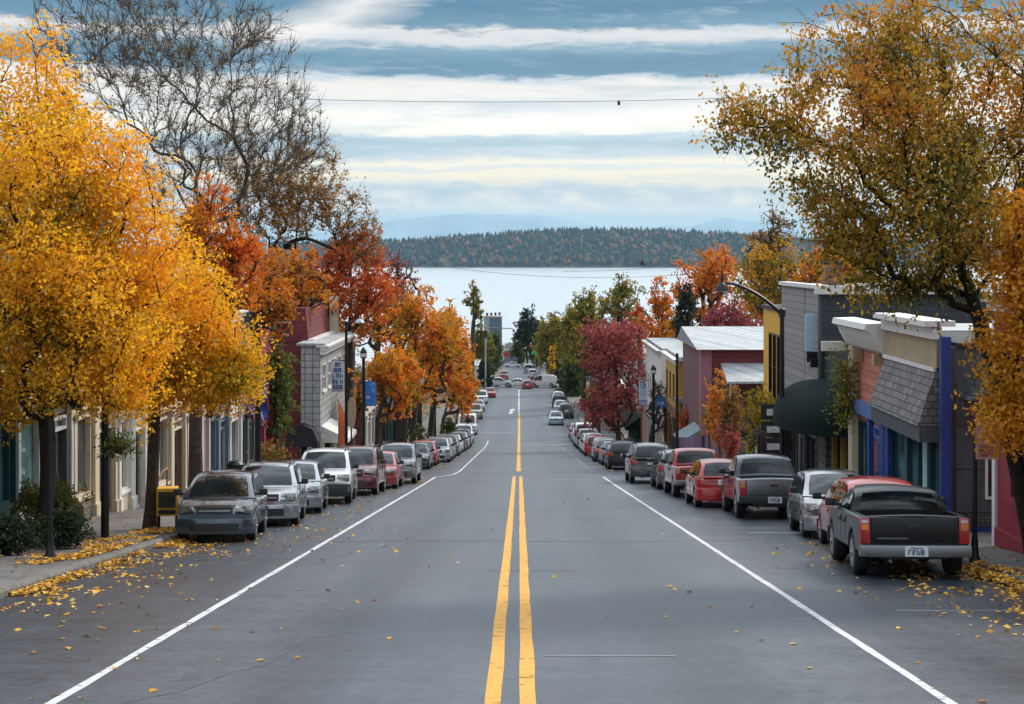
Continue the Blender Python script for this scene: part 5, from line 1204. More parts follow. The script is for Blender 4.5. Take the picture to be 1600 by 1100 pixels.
def right_side():
    XF = 9.7
    # crimson shop at the frame edge
    b = Bld('shop_building', 'crimson painted shop with white corner board at the right edge', 1, 9.62, 24, 31.3)
    hl = [(2.0, 6.3, b.h0*.25+.9, b.h0*.25+3.0)]
    b.wall(crimson, 5.2, 6, holes=hl); b.window(*hl[0], crimson, GL, nx=3); b.part('corner_board', white_paint, [(7.16, 7.36, -.5, 4.6, -.1, .06)])
    b.part('sign_band', crimson, [(0, 7.1, 3.5, 4.1, .003, .12)]); b.cornice(5.2, white_paint); b.roof(5.202, 6, roof_dark, o=-.1); b.part('base_course', crimson, [(.1, 7.1, -.5, b.h0*.4+.1, .004, .09)])
    # blue trimmed shop with shingle mansard
    y0, y1 = 35.4, 40.75
    b = Bld('shop_building', 'single storey shop with royal blue corner post and grey shingle hood', 1, XF, y0, y1)
    h = b.zpx(502, y0); hl = [(.5, 1.25, .25, 3.0), (1.35, 3.4, .35, 3.0), (3.7, 4.9, .25, 3.0)]
    b.wall(slatepanel, h-.6, 8, holes=hl); 
    b.window(.5, 1.25, .5, 3.0, teal, teal_glass, sill=False); b.window(1.35, 3.4, .5, 3.0, teal, teal_glass, nx=2); b.door(3.75, 4.85, .3, 2.6, teal, teal_glass); b.window(3.75, 4.85, 2.62, 3.0, teal, teal_glass, sill=False)
    b.part('display_board', interior_blue, [(1.6, 2.2, .8, 2.5, -.085, -.07)])
    b.part('corner_post', navy, [(-.16, .06, -.6, h-.35, -.12, .11)], bevel=.02); b.part('corner_post', navy, [(b.L-.5, b.L-.1, -.4, 3.1, .002, .16)], bevel=.02)
    q = MB(); v1, v0 = b.zpx(580, y0), b.zpx(668, y0)
    q.add([b.P(.30, v1, .12), b.P(b.L-.05, v1, .12), b.P(b.L-.05, v0, .55), b.P(.30, v0, .55), b.P(.30, v0, .0), b.P(b.L-.05, v0, 0.0), b.P(.30, v1, .0), b.P(b.L-.05, v1, 0.0)], [(0, 1, 2, 3), (3, 2, 5, 4), (0, 3, 4, 6), (1, 5, 2, 7), (1, 7, 5, 2)][:3]+[(1, 7, 5, 2)])
    q.obj('mansard_hood', shingle, b.root)
    b.part('fascia_board', slatepanel, [(.3, b.L-.05, v0-.38, v0-.01, .0, .5)]); b.part('name_panel', tan, [(.30, b.L-.05, v1+.06, b.zpx(534, y0), .002, .10)]); b.part('panel_moulding', white_paint, [(.28, b.L, v1-.04, v1+.055, .11, .18)])
    b.part('cornice', white_paint, [(.2, b.L+.02, b.zpx(531, y0), b.zpx(512, y0), .002, .22), (.15, b.L+.04, b.zpx(511, y0), h, -.3, .42)])
    b.part('roof', roof_dark, [(-.05, b.L, h-.6, h-.5, -8.05, -.3)])
    # its near side wall: slate panels, stone base, narrow window
    s_ = MB()
    b.part('side_panel', slatepanel, [(-.05, -.002, 1.05+k*1.0, 2.03+k*1.0, -8, -.26) for k in range(0, 3)])
    b.part('stone_base', ledge, [(-.10, -.003, -.4, 1.02, -8, -.26)]); b.part('plinth_stripe', navy, [(-.13, -.004, b.h0-.1, b.h0+.12, -8, -.26)])
    w = b.part('side_window', white_paint, [(-.09, -.051, 1.35, 1.42, -1.28, -.92), (-.09, -.051, 2.9, 2.97, -1.28, -.92), (-.09, -.051, 1.42, 2.9, -1.28, -1.22), (-.09, -.051, 1.42, 2.9, -.98, -.92)]); b.part('pane', GL, [(-.07, -.052, 1.42, 2.9, -1.22, -.98)], w)
    q = MB(); x0, x1 = XF+.35, XF+7; zz = b.zpx(620, y0); zt = b.zpx(545, y0)
    q.add([(x0-XF, -.06, zz), (x1-XF, -.06, zz), (x1-XF, -.06, zt+1.2), (x0+1.0-XF, -.06, zt), (x0-XF, -.75, zz-.02), (x1-XF, -.75, zz-.02)], [(0, 3, 2, 1), (4, 5, 2, 3), (0, 4, 3), (0, 1, 5, 4), (1, 2, 5)]); q.obj('side_gable_hood', bricks('dark_slate_shingles', (.03, .04, .05), (.06, .07, .08), (.015, .015, .015), .3, .2, .012), b.root)
    # salmon sided shop
    y0, y1 = 40.8, 45.0
    b = Bld('shop_building', 'salmon pink lap sided shop with white bracketed cornice', 1, XF, y0, y1)
    h = b.zpx(505, y0); hl = [(.55, 1.7, .3, 2.75), (2.0, 3.6, .3, 2.75)]
    b.wall(lap_salmon, h-.4, 8, holes=hl); b.door(.6, 1.65, .3, 2.4, midblue, GL); b.window(.6, 1.65, 2.42, 2.75, midblue, sill=False); b.window(2.0, 3.6, .5, 2.75, greenp, teal_glass, nx=2)
    b.part('pilaster', navy, [(.02, .5, -.4, 2.9, .002, .14)]); b.part('pilaster', navy, [(1.7, 1.98, -.4, 2.9, .002, .14)]); b.part('lintel_board', midblue, [(.0, 3.62, 2.92, 3.3, .002, .16)]); b.part('pilaster', cream_paint, [(3.65, 4.15, -.4, h-.55, .002, .2)])
    q = MB(); pr = [(0, h), (.62, h-.02), (.66, h-.18), (.50, h-.25), (.42, h-.45), (.25, h-.75), (.12, h-.85), (0, h-.87)]
    q.prism([(-o, v) for o, v in pr], 'y', -.02, b.L+.06); q.obj('cornice', white_paint, b.root)
    b.part('cornice_return', white_paint, [(b.L+.062, b.L+.18, h-1.0, h-.72, 0, .95)]); b.roof(h-.39, 8, roof_white, o=-.02, t=.2)
    for k in range(2): b.part('cornice_bracket', tan, [(.4+k*2.6, .7+k*2.6, h-1.15, h-.86, .01, .3)])
    # dark green storefront, single storey, with the round awning
    y0, y1 = 45.05, 50.0
    b = Bld('shop_building', 'dark green shopfront with yellow posts and stone pier under the round awning', 1, XF+.1, y0, y1)
    h = b.zpx(560, y0)
    hl = [(.3, 1.5, .5, 2.7), (1.7, 2.9, .3, 2.7), (3.0, 3.5, .3, 2.7)]
    b.wall(greenp, h, 8, holes=hl); b.window(.3, 1.5, .55, 2.7, greenp, GL, nx=1); b.door(1.75, 2.85, .2, 2.5, greenp, GL); b.window(3.0, 3.5, .55, 2.7, crimson, GL)
    for u in (.2, 1.6, 2.95): b.part('yellow_post', ochre, [(u-.07, u+.07, -.3, 2.9, .002, .16)])
    b.part('stone_pier', stone, [(3.6, 4.8, -.4, 3.0, .002, .22)]); b.roof(h, 8, roof_dark)
    q = MB(); n = 14; m = 10; V = []
    ua, ub, dd, vb, ht = .35, 6.5, 1.62, b.zpx(669, 46), 1.25
    for i in range(n+1):
        t = i/n; u = ua+(ub-ua)*(1-math.cos(math.pi*t))/2
        e = math.sqrt(max(0, 1-(2*(u-ua)/(ub-ua)-1)**2))**.75
        for j in range(m+1):
            a = math.pi/2*j/m; V.append(b.P(u, vb+ht*max(e, .02)*math.cos(a)**.9 if j < m else vb, max(.02, dd*max(e, .02)*math.sin(a)**.8)+.22))
    Fc = [(i*(m+1)+j, i*(m+1)+j+1, (i+1)*(m+1)+j+1, (i+1)*(m+1)+j) for i in range(n) for j in range(m)]
    k = len(V); 
    for i in range(n+1): p = V[i*(m+1)+m]; V.append((p[0], p[1], p[2]-.2))
    Fc += [(i*(m+1)+m, k+i, k+i+1, (i+1)*(m+1)+m) for i in range(n)]
    q.add(V, Fc); o = link('domed_awning', q.mesh('domed_awning', canvas_dark, 0, .7), None, b.root); md = o.modifiers.new('thick', 'SOLIDIFY'); md.thickness = .02
    # tall grey building
    y0, y1 = 50.05, 57.7
    b = Bld('tall_building', 'tall two storey building with pale grey street front and dark slate side', 1, XF, y0, y1, cat='building')
    h = b.zpx(449, y0); hl = [(.8, 2.6, .5, 2.8), (3.0, 4.1, .3, 2.8), (4.4, 7.0, .5, 2.8)]
    b.wall(lap_grey, h, 12, holes=hl)
    b.window(.8, 2.6, .6, 2.8, dark_trim, GL, nx=2); b.door(3.0, 4.1, .3, 2.6, dark_trim, GL); b.window(4.4, 7.0, .6, 2.8, dark_trim, GL, nx=3); b.window(.35, 1.1, 3.25, 3.95, dark_trim, GL)
    for uu in ((0, .75), (2.65, 2.95), (4.15, 4.35), (7.05, b.L)): b.part('ground_floor_cladding', canvas_black, [(*uu, -.4, 2.95, .002, .05)])
    b.part('vertical_joint', dark_trim, [(2.85, 2.88, 3.0, h, .001, .012)])
    b.part('side_siding', lap_dark, [(-.06, -.002, -.4, h-.25, -12, .0)]); b.part('corner_trim', slatepanel, [(-.07, .0, -.4, h-.22, .002, .10)])
    b.part('parapet_cap', white_paint, [(-.16, .04, h-.22, h+.04, -12.1, .22), (.05, b.L, h-.06, h+.07, -.25, .12)])
    b.roof(h-.3, 12, roof_dark, o=-.32, t=.2)
    c = b.part('chimney', red_brick, [(3.6, 4.4, h-.2, h+.75, -1.5, -.85)]); b.part('chimney_cap', roof_dark, [(3.55, 4.45, h+.752, h+.86, -1.55, -.8)], c)
    sg = b.part('blade_sign', pm('pale_blue_sign', (.42, .60, .72), .4, var=.08), [(.55, .65, b.zpx(556, y0)+.1, b.zpx(492, y0), .12, .42)], bevel=.03); b.part('sign_bracket', black_metal, [(.57, .63, b.zpx(558, y0)-.2, b.zpx(556, y0)+.095, .002, .36)], sg)
    b.part('wall_lantern', black_metal, [(.2, .5, b.zpx(575, y0), b.zpx(562, y0), .002, .3)])
    d = b.part('hanging_sign', dark_trim, [(5.2, 5.3, 1.7+k*.62, 2.25+k*.62, .25, 1.15) for k in range(3)]); b.part('sign_face', white_paint, [(5.17, 5.197, 1.85+k*.62, 2.08+k*.62, .45, .95) for k in range(3)], d)
    # yellow fronted building
    y0, y1 = 57.75, 62.2
    b = Bld('shop_building', 'bright yellow fronted building with tall black windows', 1, XF+.02, y0, y1)
    h = b.zpx(482, 61.5); hl = [(.3+k*1.0, 1.0+k*1.0, 3.7, h-.9) for k in range(3)]+[(.4, 3.6, .5, 2.7)]
    b.wall(yellowp, h, 11, holes=hl)
    for w in hl[:3]: b.window(*w, black_metal, GL, nz=2)
    b.window(.4, 3.6, .6, 2.7, dark_trim, GL, nx=3); b.roof(h, 11, roof_dark)
    # beyond the cross street
    y0, y1 = 84.6, 95
    b = Bld('house', 'mauve building with wide white metal roof behind the crossing', 1, 9.85, y0, y1, cat='building')
    h = b.zpx(545, y0); b.wall(lap_mauve, h, 9, holes=None)
    b.part('corner_board', pm('mauve_trim', (.32, .13, .17), .6), [(-.1, .9, -.5, h-.02, -.5, .08)])
    b.part('dark_shopfront', dark_trim, [(-.052, -.002, -.3, 3.1, -8.9, -.95)])
    for k in range(4): w = b.part('side_window', [ochre, white_paint, coral, white_paint][k], [(-.09, -.053, .5, 2.6, -2.5-k*1.6, -1.3-k*1.6)]); b.part('pane', teal_glass, [(-.11, -.091, .62, 2.5, -2.4-k*1.6, -1.4-k*1.6)], w)
    b.part('gable_panel', lap_maroon, [(-.05, -.002, h-1.4, h-.05, -3.4, -.52)]); b.part('grey_panel', stucco, [(-.06, -.003, h-1.3, h-.05, -9, -3.45)])
    q = MB(); zr = Z(510, 90)-b.g
    q.add([b.P(-.5, h-.02, .35), b.P(5.4, zr, .6), b.P(10.6, h-.02, .35), b.P(-.5, h-.02, -9.3), b.P(5.4, zr, -9.3), b.P(10.6, h-.02, -9.3)], [(0, 1, 4, 3), (1, 2, 5, 4), (0, 2, 1), (3, 4, 5), (0, 3, 5, 2)]); q.obj('roof', roof_white, b.root)
    v = b.zpx(597, 81.5); v2 = b.zpx(567, 84.5)
    q = MB(); q.add([b.P(-2.8, v, -1.0), b.P(-.02, v2, -1.0), b.P(-.02, v2, -4.3), b.P(-2.8, v, -4.3), b.P(-2.8, v-.12, -1.0), b.P(-.11, v2-.5, -1.0), b.P(-.11, v2-.5, -4.3), b.P(-2.8, v-.12, -4.3)], [(0, 1, 2, 3), (4, 7, 6, 5), (0, 3, 7, 4), (0, 4, 5, 1), (3, 2, 6, 7), (1, 5, 6, 2)]); q.obj('porch_roof', roof_white, b.root)
    q = MB(); vg = b.zpx(560, 82); q.add([b.P(-2.6, v-.3, -4.4), b.P(-2.6, vg, -5.6), b.P(-2.6, v-1.2, -9), b.P(-.1, v-.3, -4.4), b.P(-.1, vg, -5.6), b.P(-.1, v-1.2, -9)], [(0, 1, 4, 3), (1, 2, 5, 4), (0, 2, 1), (3, 4, 5), (0, 3, 5, 2)]); q.obj('porch_gable', roof_white, b.root)
    for k in range(4): b.part('porch_post', ochre if k == 2 else white_paint, [(-2.5, -2.36, -.4, v-.15-.12*k, -1.3-k*1.8, -1.16-k*1.8)])
    b.awning(.2, 4, 3.2, 2.5, 1.2, canvas_grey)
    f = Bld('fence', 'purple boarded fence beside the crossing on the right', 1, 8.2, 84.1, 84.3, cat='fence'); f.part('boards', lap_purple, [(0, .06, -.2, 1.75, -3.2, 0)]); f.part('post', dark_trim, [(-.05, .1, -.2, 1.85, -.05, .06)]); f.part('post', dark_trim, [(-.05, .1, -.2, 1.85, -1.7, -1.58)])
    b = row('shop_building', 'ochre shop with brown cap and white side awning past the mauve building', 1, 9.72, 96, 105, 562, ochre, 1, 3, pm('brown_trim', (.16, .08, .04), .6), roof_white, cornm=white_paint, glass=GL)
    b.part('blue_door_panel', navy, [(-.06, -.002, .4, 3.0, -2.0, -1.2)]); b.part('side_roof', roof_white, [(-.5, -.05, 4.6, 4.9, -6, .3)])
    row('shop_building', 'white painted building behind the leafless twiggy tree', 1, 9.7, 108, 122, 548, white_paint, 1, 4, stucco, roof_white)
    row('shop_building', 'orange fronted shop under the crimson street tree', 1, 9.7, 126, 140, 612, coral, 1, 4, greenp, roof_dark, awn=canvas_dark)
    row('shop_building', 'yellow ochre shop beyond the orange one', 1, 9.7, 142, 158, 606, ochre, 1, 4, white_paint, roof_dark, up=False)
    row('shop_building', 'low grey shop far along the right pavement', 1, 9.7, 162, 184, 600, stucco, 1, 5, dark_trim, roof_dark, up=False)
    row('shop_building', 'dark brown low shop before the far crossing on the right', 1, 9.7, 190, 220, 592, wood, 1, 5, dark_trim, roof_dark, up=False)
    row('shop_building', 'teal blue fronted shop by the far white pole', 1, 8.4, 300, 325, 556, pm('teal_front', (.10, .30, .34), .6), 1, 4, white_paint, roof_white, up=False)
right_side()
def left_side():
    XF = -11.7; g = None
    b = row('shop_building', 'teal cornered shop at the left edge of the picture', -1, XF, 25.5, 35.2, 640, teal, 1, 3, teal, cornm=white_paint, up=False, glass=teal_glass)
    row('shop_building', 'grey glass fronted shop behind the left shrubs', -1, XF-.02, 35.25, 39.6, 560, slatepanel, 1, 2, pm('grey_white_trim', (.45, .46, .46), .6, streak=True), glass=teal_glass)
    row('shop_building', 'tan brick shop with pale stone base behind the black post', -1, XF, 39.65, 43.8, 540, tan_brick, 1, 2, cream_paint, base=stone)
    row('shop_building', 'cream shopfront with tall white framed windows, left side', -1, XF+.05, 43.85, 48.6, 520, cream_paint, 1, 3, white_paint, base=cream_paint)
    row('shop_building', 'brick shopfront with dark entrance and cream pilasters', -1, XF, 48.65, 52.8, 505, red_brick, 1, 2, cream_paint, dmat=dark_trim)
    row('shop_building', 'timber clad narrow shop with pale pilasters', -1, XF+.03, 52.85, 56.6, 500, wood, 1, 3, pinkp, pier=pinkp)
    row('shop_building', 'pinkish plaster shop left of the brick red one', -1, XF, 56.65, 60.4, 490, pinkp, 1, 2, slateblue)
    row('shop_building', 'salmon and white fronted narrow shop before the flag', -1, XF+.04, 60.45, 63.0, 488, coral, 1, 1, white_paint)
    row('shop_building', 'slate blue narrow shop beside the flag', -1, XF, 63.05, 66.2, 486, slateblue, 1, 2, slatepanel)
    row('shop_building', 'deep crimson corner shop where the flag hangs', -1, XF+.05, 66.25, 70.6, 480, crimson, 1, 2, crimson, cornm=white_paint)
    # steps and handrail down to one entrance
    h = empty('handrail', (-11.2, 47.4, R(47.4)+SW), label='black iron handrail with wooden top before the cream shop', cat='handrail')
    MB().tube([(0, -.9, .55), (0, .2, 1.0), (0, .9, 1.0)], .035, 8).obj('rail', wood, h); MB().tube([(0, -.9, 0), (0, -.9, .56)], .025).obj('post', black_metal, h); MB().tube([(0, .85, 0), (0, .85, 1.0)], .025).obj('post', black_metal, h)
    # shingled shop and maroon hall beyond the crossing
    y0, y1 = 84.2, 97
    b = Bld('shop_building', 'grey square shingled shop with black hood beyond the left crossing', -1, -11.15, y0, y1)
    h = b.zpx(540, y0); hl = [(1+k*2.4, 2.4+k*2.4, h-2.6, h-1.1) for k in range(5)]+[(1, 4, .5, 2.7), (5, 6.2, .3, 2.7), (7, 12, .5, 2.7)]
    b.wall(shingle_pale, h, 1.05, holes=hl)
    for w in hl[:5]: b.window(*w, white_paint, GL, nz=2)
    b.window(*hl[5], dark_trim, GL, nx=3); b.door(5, 6.2, .3, 2.6, dark_trim); b.window(*hl[7], cream_paint, GL, nx=4)
    b.cornice(h, white_paint, .5, .5); b.roof(h, 1.2, roof_white, o=.3, t=.12)
    for k in range(3): b.part('cream_pilaster', cream_paint, [(.05+k*4.2, .5+k*4.2, -.4, 3.0, .002, .2)])
    b.awning(.3, 4.6, 3.6, 2.9, 1.5, canvas_white); b.part('black_front', canvas_black, [(-.06, -.002, -.4, 3.0, -1.0, -.05)])
    q = MB(); q.prism([(-.9, 0), (.9, 0), (.9, .3), (.62, .95), (0, 1.25), (-.62, .95), (-.9, .3)], 'y', -.9, -.05); o = q.obj('black_hood_awning', canvas_black, b.root); o.location = (-.9, 0, 2.6)
    b = Bld('hall', 'maroon hall with white eaves rising behind the shingled shop', -1, -12.6, 87, 97.5, cat='building')
    h = b.zpx(532, 88); zt = Z(483, 88)-b.g
    b.wall(lap_maroon, h, 8)
    q = MB(); q.prism([(0.45, h), (.25, zt+.1), (-8.2, zt+.1), (-8.6, h)], 'y', -.05, b.L); o = q.obj('roof', lap_maroon, b.root)
    b.part('ridge_cap', roof_dark, [(-.3, b.L+.2, zt+.11, zt+.45, -8.4, -.5)]); b.part('eave_board', white_paint, [(-.2, b.L+.2, h-.12, h+.14, .4, .75)]); b.part('end_parapet', cream_paint, [(b.L-.9, b.L+.05, h-1.9, zt+.5, .4, .95)]); dm = b.part('dormer', dark_trim, [(-.25, 1.5, zt-.7, zt+.05, -2.2, -.6)]); b.part('dormer_trim', white_paint, [(-.28, -.252, zt-.75, zt-.68, -2.3, -.5)], dm)
    b.part('vent_pipe', pm('pale_pipe', (.55, .55, .55), .5), [(1.0, 1.3, zt+.45, zt+4.0, -2.4, -2.1)])
    # row behind the maples
    cols = [(coral, 'coral shop past the round sign', crimson), (lap_maroon, 'maroon shop beside the blue banner', white_paint), (stucco, 'pale stone shop under the golden maples', dark_trim), (greenp, 'dark green shop under the orange maples', teal), (wood, 'brown timber shop far under the left maples', cream_paint)]
    y = 100
    for m, l, f in cols:
        row('shop_building', l, -1, -11.5, y, y+8.6, 600 if y < 120 else 610, m, 1, 3, f, roof_dark, up=False); y += 9
    row('shop_building', 'long low dark shop at the end of the left maples', -1, -11.5, 147, 172, 612, slatepanel, 1, 6, dark_trim, roof_dark, up=False)
    row('shop_building', 'pale cream building with dark windows above the far crossing', -1, -9.4, 225, 258, 570, stucco, 1, 6, cream_paint, roof_white)
    row('shop_building', 'white low building beyond the far crossing on the left', -1, -8.6, 280, 310, 572, white_paint, 1, 5, stucco, roof_white, up=False)
    # waterfront
    b = Bld('waterfront_building', 'square dark fronted block with pale flank at the waterfront', -1, X(784, 455), 452, 464, cat='building')
    h = b.zpx(496, 452); hl = [(1.5+k*3.6, 3.8+k*3.6, z, z+1.8) for k in range(3) for z in (4, 8, 12)]
    b.wall(slateblue, h, 5.2, lo=-3, holes=hl)
    for w in hl: b.window(*w, white_paint, GL)
    b.part('pale_flank', pm('pale_flank', (.30, .42, .46), .6), [(-.1, -.003, 2, h-.1, -5.2, -3.6)]); b.roof(h, 5.2, stucco, t=.4)
    for k in range(4): b.part('roof_vent', dark_trim, [(1+k*1.5, 1.6+k*1.5, h+.4, h+1.3, -4.6+k*1.2, -4.0+k*1.2)])
    for i, (px, y, w, hh, d) in enumerate(((797, 470, 9, 5, 6), (778, 478, 7, 4.5, 5), (812, 482, 8, 4, 5), (790, 500, 8, 5, 6), (772, 462, 6, 5, 6))):
        b = Bld('boat_shed', ['white boat shed right of the waterfront block', 'small white boat shed below the waterfront block', 'low white shed at the foot of the dark trees', 'farthest white shed by the water', 'white shed left of the waterfront block'][i], -1, X(px, y)+w/2, y, y+d, cat='shed', group='sheds at the waterfront')
        hh += 3; b.wall(white_paint, hh, w, lo=-4); q = MB(); q.prism([(.3, hh), (-w/2, hh+1.6), (-w-.3, hh)], 'y', -.3, d+.3); q.obj('roof', [roof_white, slateblue, roof_white, slateblue, roof_white][i], b.root); b.part('door', slateblue, [(-.06, -.003, 3, hh-1, -w*.7, -w*.3)])
left_side()
# ------------------------------------------------------------------ street furniture
def post_top(root, h, r=.065, base=True):
    pr = [(r*2.3, 0), (r*2.3, .06), (r*1.6, .12), (r*1.35, .38), (r, .5), (r*.8, h)] if base else [(r*1.05, 0), (r*.85, h)]
    MB().lathe(pr, 14).obj('pole', black_metal, root, smooth=.6)
lamp_glass = pm('lamp_lens', (.55, .55, .52), .3)
def lamp_post(px, Y, top_py, label, x=None, style='cap', r=.075, base=True):
    x = X(px, Y) if x is None else x; z = R(Y)+SW; h = Z(top_py, Y)-z
    t = empty('street_lamp', (x, Y, z), label=label, cat='street lamp'); post_top(t, h, r, base)
    if style == 'cap':
        o = MB().lathe([(r*1.0, h), (r*1.7, h+.03), (r*1.9, h+.35), (r*1.2, h+.5), (r*.3, h+.62)], 14).obj('lantern', black_metal, t, smooth=.5)
        MB().lathe([(r*1.95, h+.08), (r*1.98, h+.28)], 14).obj('lens', lamp_glass, o)
    elif style == 'arm':
        pts = []; n = 14; reach = X(px, Y)-X(1128, Y); zt = Z(442, Y)-z
        for i in range(n+1):
            a = i/n; pts.append((-reach*a, 0, h-.12+(zt-h+.12)*math.sin(a*math.pi/2)**.9))
        o = MB().tube(pts, [.06-.025*i/n for i in range(n+1)], 8).obj('arm', black_metal, t, smooth=.6)
        MB().lathe([(r*1.3, h-.18), (r*1.3, h+.06), (r*.5, h+.1)], 12).obj('collar', black_metal, t)
        l = MB().lathe([(.03, .30), (.05, .02), (.14, -.05), (.22, -.2), (.23, -.24)], 16, (-reach, 0, zt)).obj('lamp_shade', black_metal, t, smooth=.6)
        MB().lathe([(.19, -.27), (.21, -.242)], 14, (-reach, 0, zt)).obj('lens', lamp_glass, l)
        MB().lathe([(.02, .3), (.012, .62)], 8, (-reach, 0, zt)).obj('finial', black_metal, l)
    elif style == 'side':
        MB().tube([(0, 0, h-.15), (.25, 0, h-.02), (.6, 0, h+.05)], .035, 8).obj('arm', black_metal, t)
        l = MB().lathe([(.05, .1), (.16, .04), (.24, -.08), (.2, -.12)], 14, (.65, 0, h+.02)).obj('lamp_shade', pm('pale_lamp', (.5, .52, .54), .4), t, smooth=.5)
    return t, h
ink_blue = pm('banner_ink_blue', (.02, .08, .26), .6); ban_white = pm('banner_white', (.62, .66, .70), .7, var=.08); ban_blue = pm('banner_blue', (.03, .18, .52), .6, var=.2); sky_ink = pm('banner_light_blue', (.2, .52, .75), .6); red_ink = pm('banner_red', (.5, .05, .04), .6)
def banner(t, Y, z, px0, px1, py0, py1, mat, base_x, marks, label, cat='banner'):
    x0, x1, z0, z1 = X(px0, Y), X(px1, Y), Z(py1, Y), Z(py0, Y)
    b = empty('pole_banner', (base_x, Y, z0), label=label, cat=cat)
    q = MB(); n = 8; V = []
    for i in range(n+1):
        for j in range(7):
            u = i/n; v = j/6; V.append((x0+(x1-x0)*u-base_x, .018*math.sin(u*5+v*3), (z1-z0)*v))
    q.add(V, [(i*7+j, i*7+j+1, (i+1)*7+j+1, (i+1)*7+j) for i in range(n) for j in range(6)]); o = link('cloth', q.mesh('cloth', mat, 0, .8), None, b); m = o.modifiers.new('thick', 'SOLIDIFY'); m.thickness = .012
    far = x0 if abs(x0-base_x) > abs(x1-base_x) else x1
    for zz in (0, z1-z0): MB().tube([(0, 0, zz), (far-base_x, 0, zz)], .018, 6).obj('bracket', black_metal, b)
    for mt, rows, a0, a1, b0, b1, sd in marks:
        q = MB(); glyph_rows(q, -.035, x0+(x1-x0)*a0-base_x, x0+(x1-x0)*a1-base_x, (z1-z0)*b0, (z1-z0)*b1, rows, sd); q.obj('lettering', mt, b)
    return b
def furniture():
    # left kerb
    lamp_post(78, 28.2, 655, 'slim black post with flared foot beside the round shrub', style='none', r=.05)
    t, h = lamp_post(164, 33.2, 560, 'thick plain black lamp post under the golden tree', style='cap', r=.085, base=False)
    hb = empty('hanging_basket', (X(185, 33.2), 33.2, Z(700, 33.2)), label='green hanging basket on the thick black lamp post', cat='hanging basket')
    MB().lathe([(.06, -.12), (.2, 0), (.22, .06)], 12).obj('basket', bark, hb); MB().tube([(0, 0, .05), (0, 0, .42), (X(164, 33.2)-X(185, 33.2), 0, .42)], .012, 6).obj('bracket', black_metal, hb)
    rs = np.random.RandomState(3); link('foliage', leaf_mesh('foliage', rs.normal(size=(700, 3))*np.array([.2, .18, .14])+np.array([0, 0, .08]), .08, leafmat('basket_leaf', GRN), np.clip(rs.normal(.45, .25, 700), 0, 1), rs), None, hb)
    lamp_post(403, 50, 502, 'black lamp post behind the second parked car on the left', style='none', r=.1, base=False)
    # teal sign with timber frame hung on that post
    b = empty('hanging_sign', (X(396, 50.3), 50.3, Z(590, 50)), label='teal hanging sign on the lamp post behind the second car', cat='sign')
    MB().box(-.12, .1, -.03, .03, 0, Z(552, 50)-Z(590, 50)).obj('panel', pm('teal_sign', (.03, .28, .26), .5), b); MB().box(-.2, .16, -.04, .04, -.14, -.02).obj('timber_rail', cream_paint, b)
    t, h = lamp_post(541, 74.6, 502, 'tall black lamp post carrying the white banner', style='side', r=.08, base=False)
    banner(t, 74.6, 0, 517.5, 539, 563, 611, ban_white, X(541, 74.6), [(ink_blue, [.5, .75, .95, 1, .9], .08, .92, .06, .94, 4)], 'white street banner with blue lettering on the tall lamp post')
    t, h = lamp_post(568, 83.8, 560, 'black lamp post with short cap carrying the blue banner', style='cap', r=.1, base=False)
    banner(t, 83.8, 0, 570.5, 588, 596, 634, ban_blue, X(568, 83.8), [(sky_ink, [.9, .5], .55, .95, .55, .97, 5), (red_ink, [.6], .08, .4, .42, .52, 6), (ban_white, [.8], .08, .5, .3, .4, 7)], 'blue street banner with red and white marks')
    lamp_post(731, 150, 590, 'thin black lamp post at the end of the left maples', style='cap', r=.11, base=False)
    banner(None, 150, 0, 728, 737, 604, 614, ban_blue, X(731, 150), [], 'small blue and white banner far down the left kerb')
    for k, (px, Y, ty) in enumerate(((620, 98, 600), (664, 118, 610), (692, 132, 612))):
        lamp_post(px, Y, ty, 'black lamp post under the left maples, ' + ['nearest of three', 'middle of three', 'farthest of three'][k], x=-8.2+k*.3, style='cap', r=.1, base=False)
    # round sign and orange windsock flag beside the white banner
    s = empty('round_sign', (X(549, 78), 78, R(78)), label='round wooden sign edge-on beside the white banner pole', cat='sign')
    q = MB().lathe([(.01, -.04), (.8, -.04), (.8, .04), (.01, .04)], 24); q.v = [(z*2+.0, y*1.0*.35+x*0, x+2.9+y*0) if False else (x*.28, z, y+3.2) for x, y, z in q.v]; q.obj('disc', tan, s); MB().tube([(0, 0, 0), (0, 0, 2.5)], .04).obj('post', black_metal, s)
    f = empty('shop_flag', (X(532, 80), 80, Z(640, 80)), label='orange and white feather flag before the shingled shop', cat='flag')
    q = MB(); V = []; n = 10
    for i in range(n+1):
        u = i/n; w = .42*math.sin(math.pi*min(1, u*.9+.12))**.6
        for j in range(4): V.append((-.1+w*j/3, .05*math.sin(u*6+j), -2.2+2.6*u))
    q.add(V, [(i*4+j, i*4+j+1, (i+1)*4+j+1, (i+1)*4+j) for i in range(n) for j in range(3)]); o = link('cloth', q.mesh('cloth', pm('orange_cloth', (.7, .16, .04), .7)), None, f); m = o.modifiers.new('t', 'SOLIDIFY'); m.thickness = .012
    MB().tube([(-.1, 0, R(80)+SW-Z(640, 80)), (-.1, 0, .5)], .02, 6).obj('pole', black_metal, f)
    # flag hanging on the crimson corner shop
    f = empty('hanging_flag', (-11.62, 61, Z(620, 61)), label='blue, white and red flag drooping from the left shopfront', cat='flag')
    MB().tube([(0, 0, -.1), (1.5, 0, .55)], .025, 8).obj('staff', white_paint, f)
    mats = [pm('flag_blue', (.03, .06, .28), .7), pm('flag_white', (.6, .6, .62), .7), pm('flag_red', (.42, .03, .05), .7)]
    V = []; n, k = 22, 16; mi = []
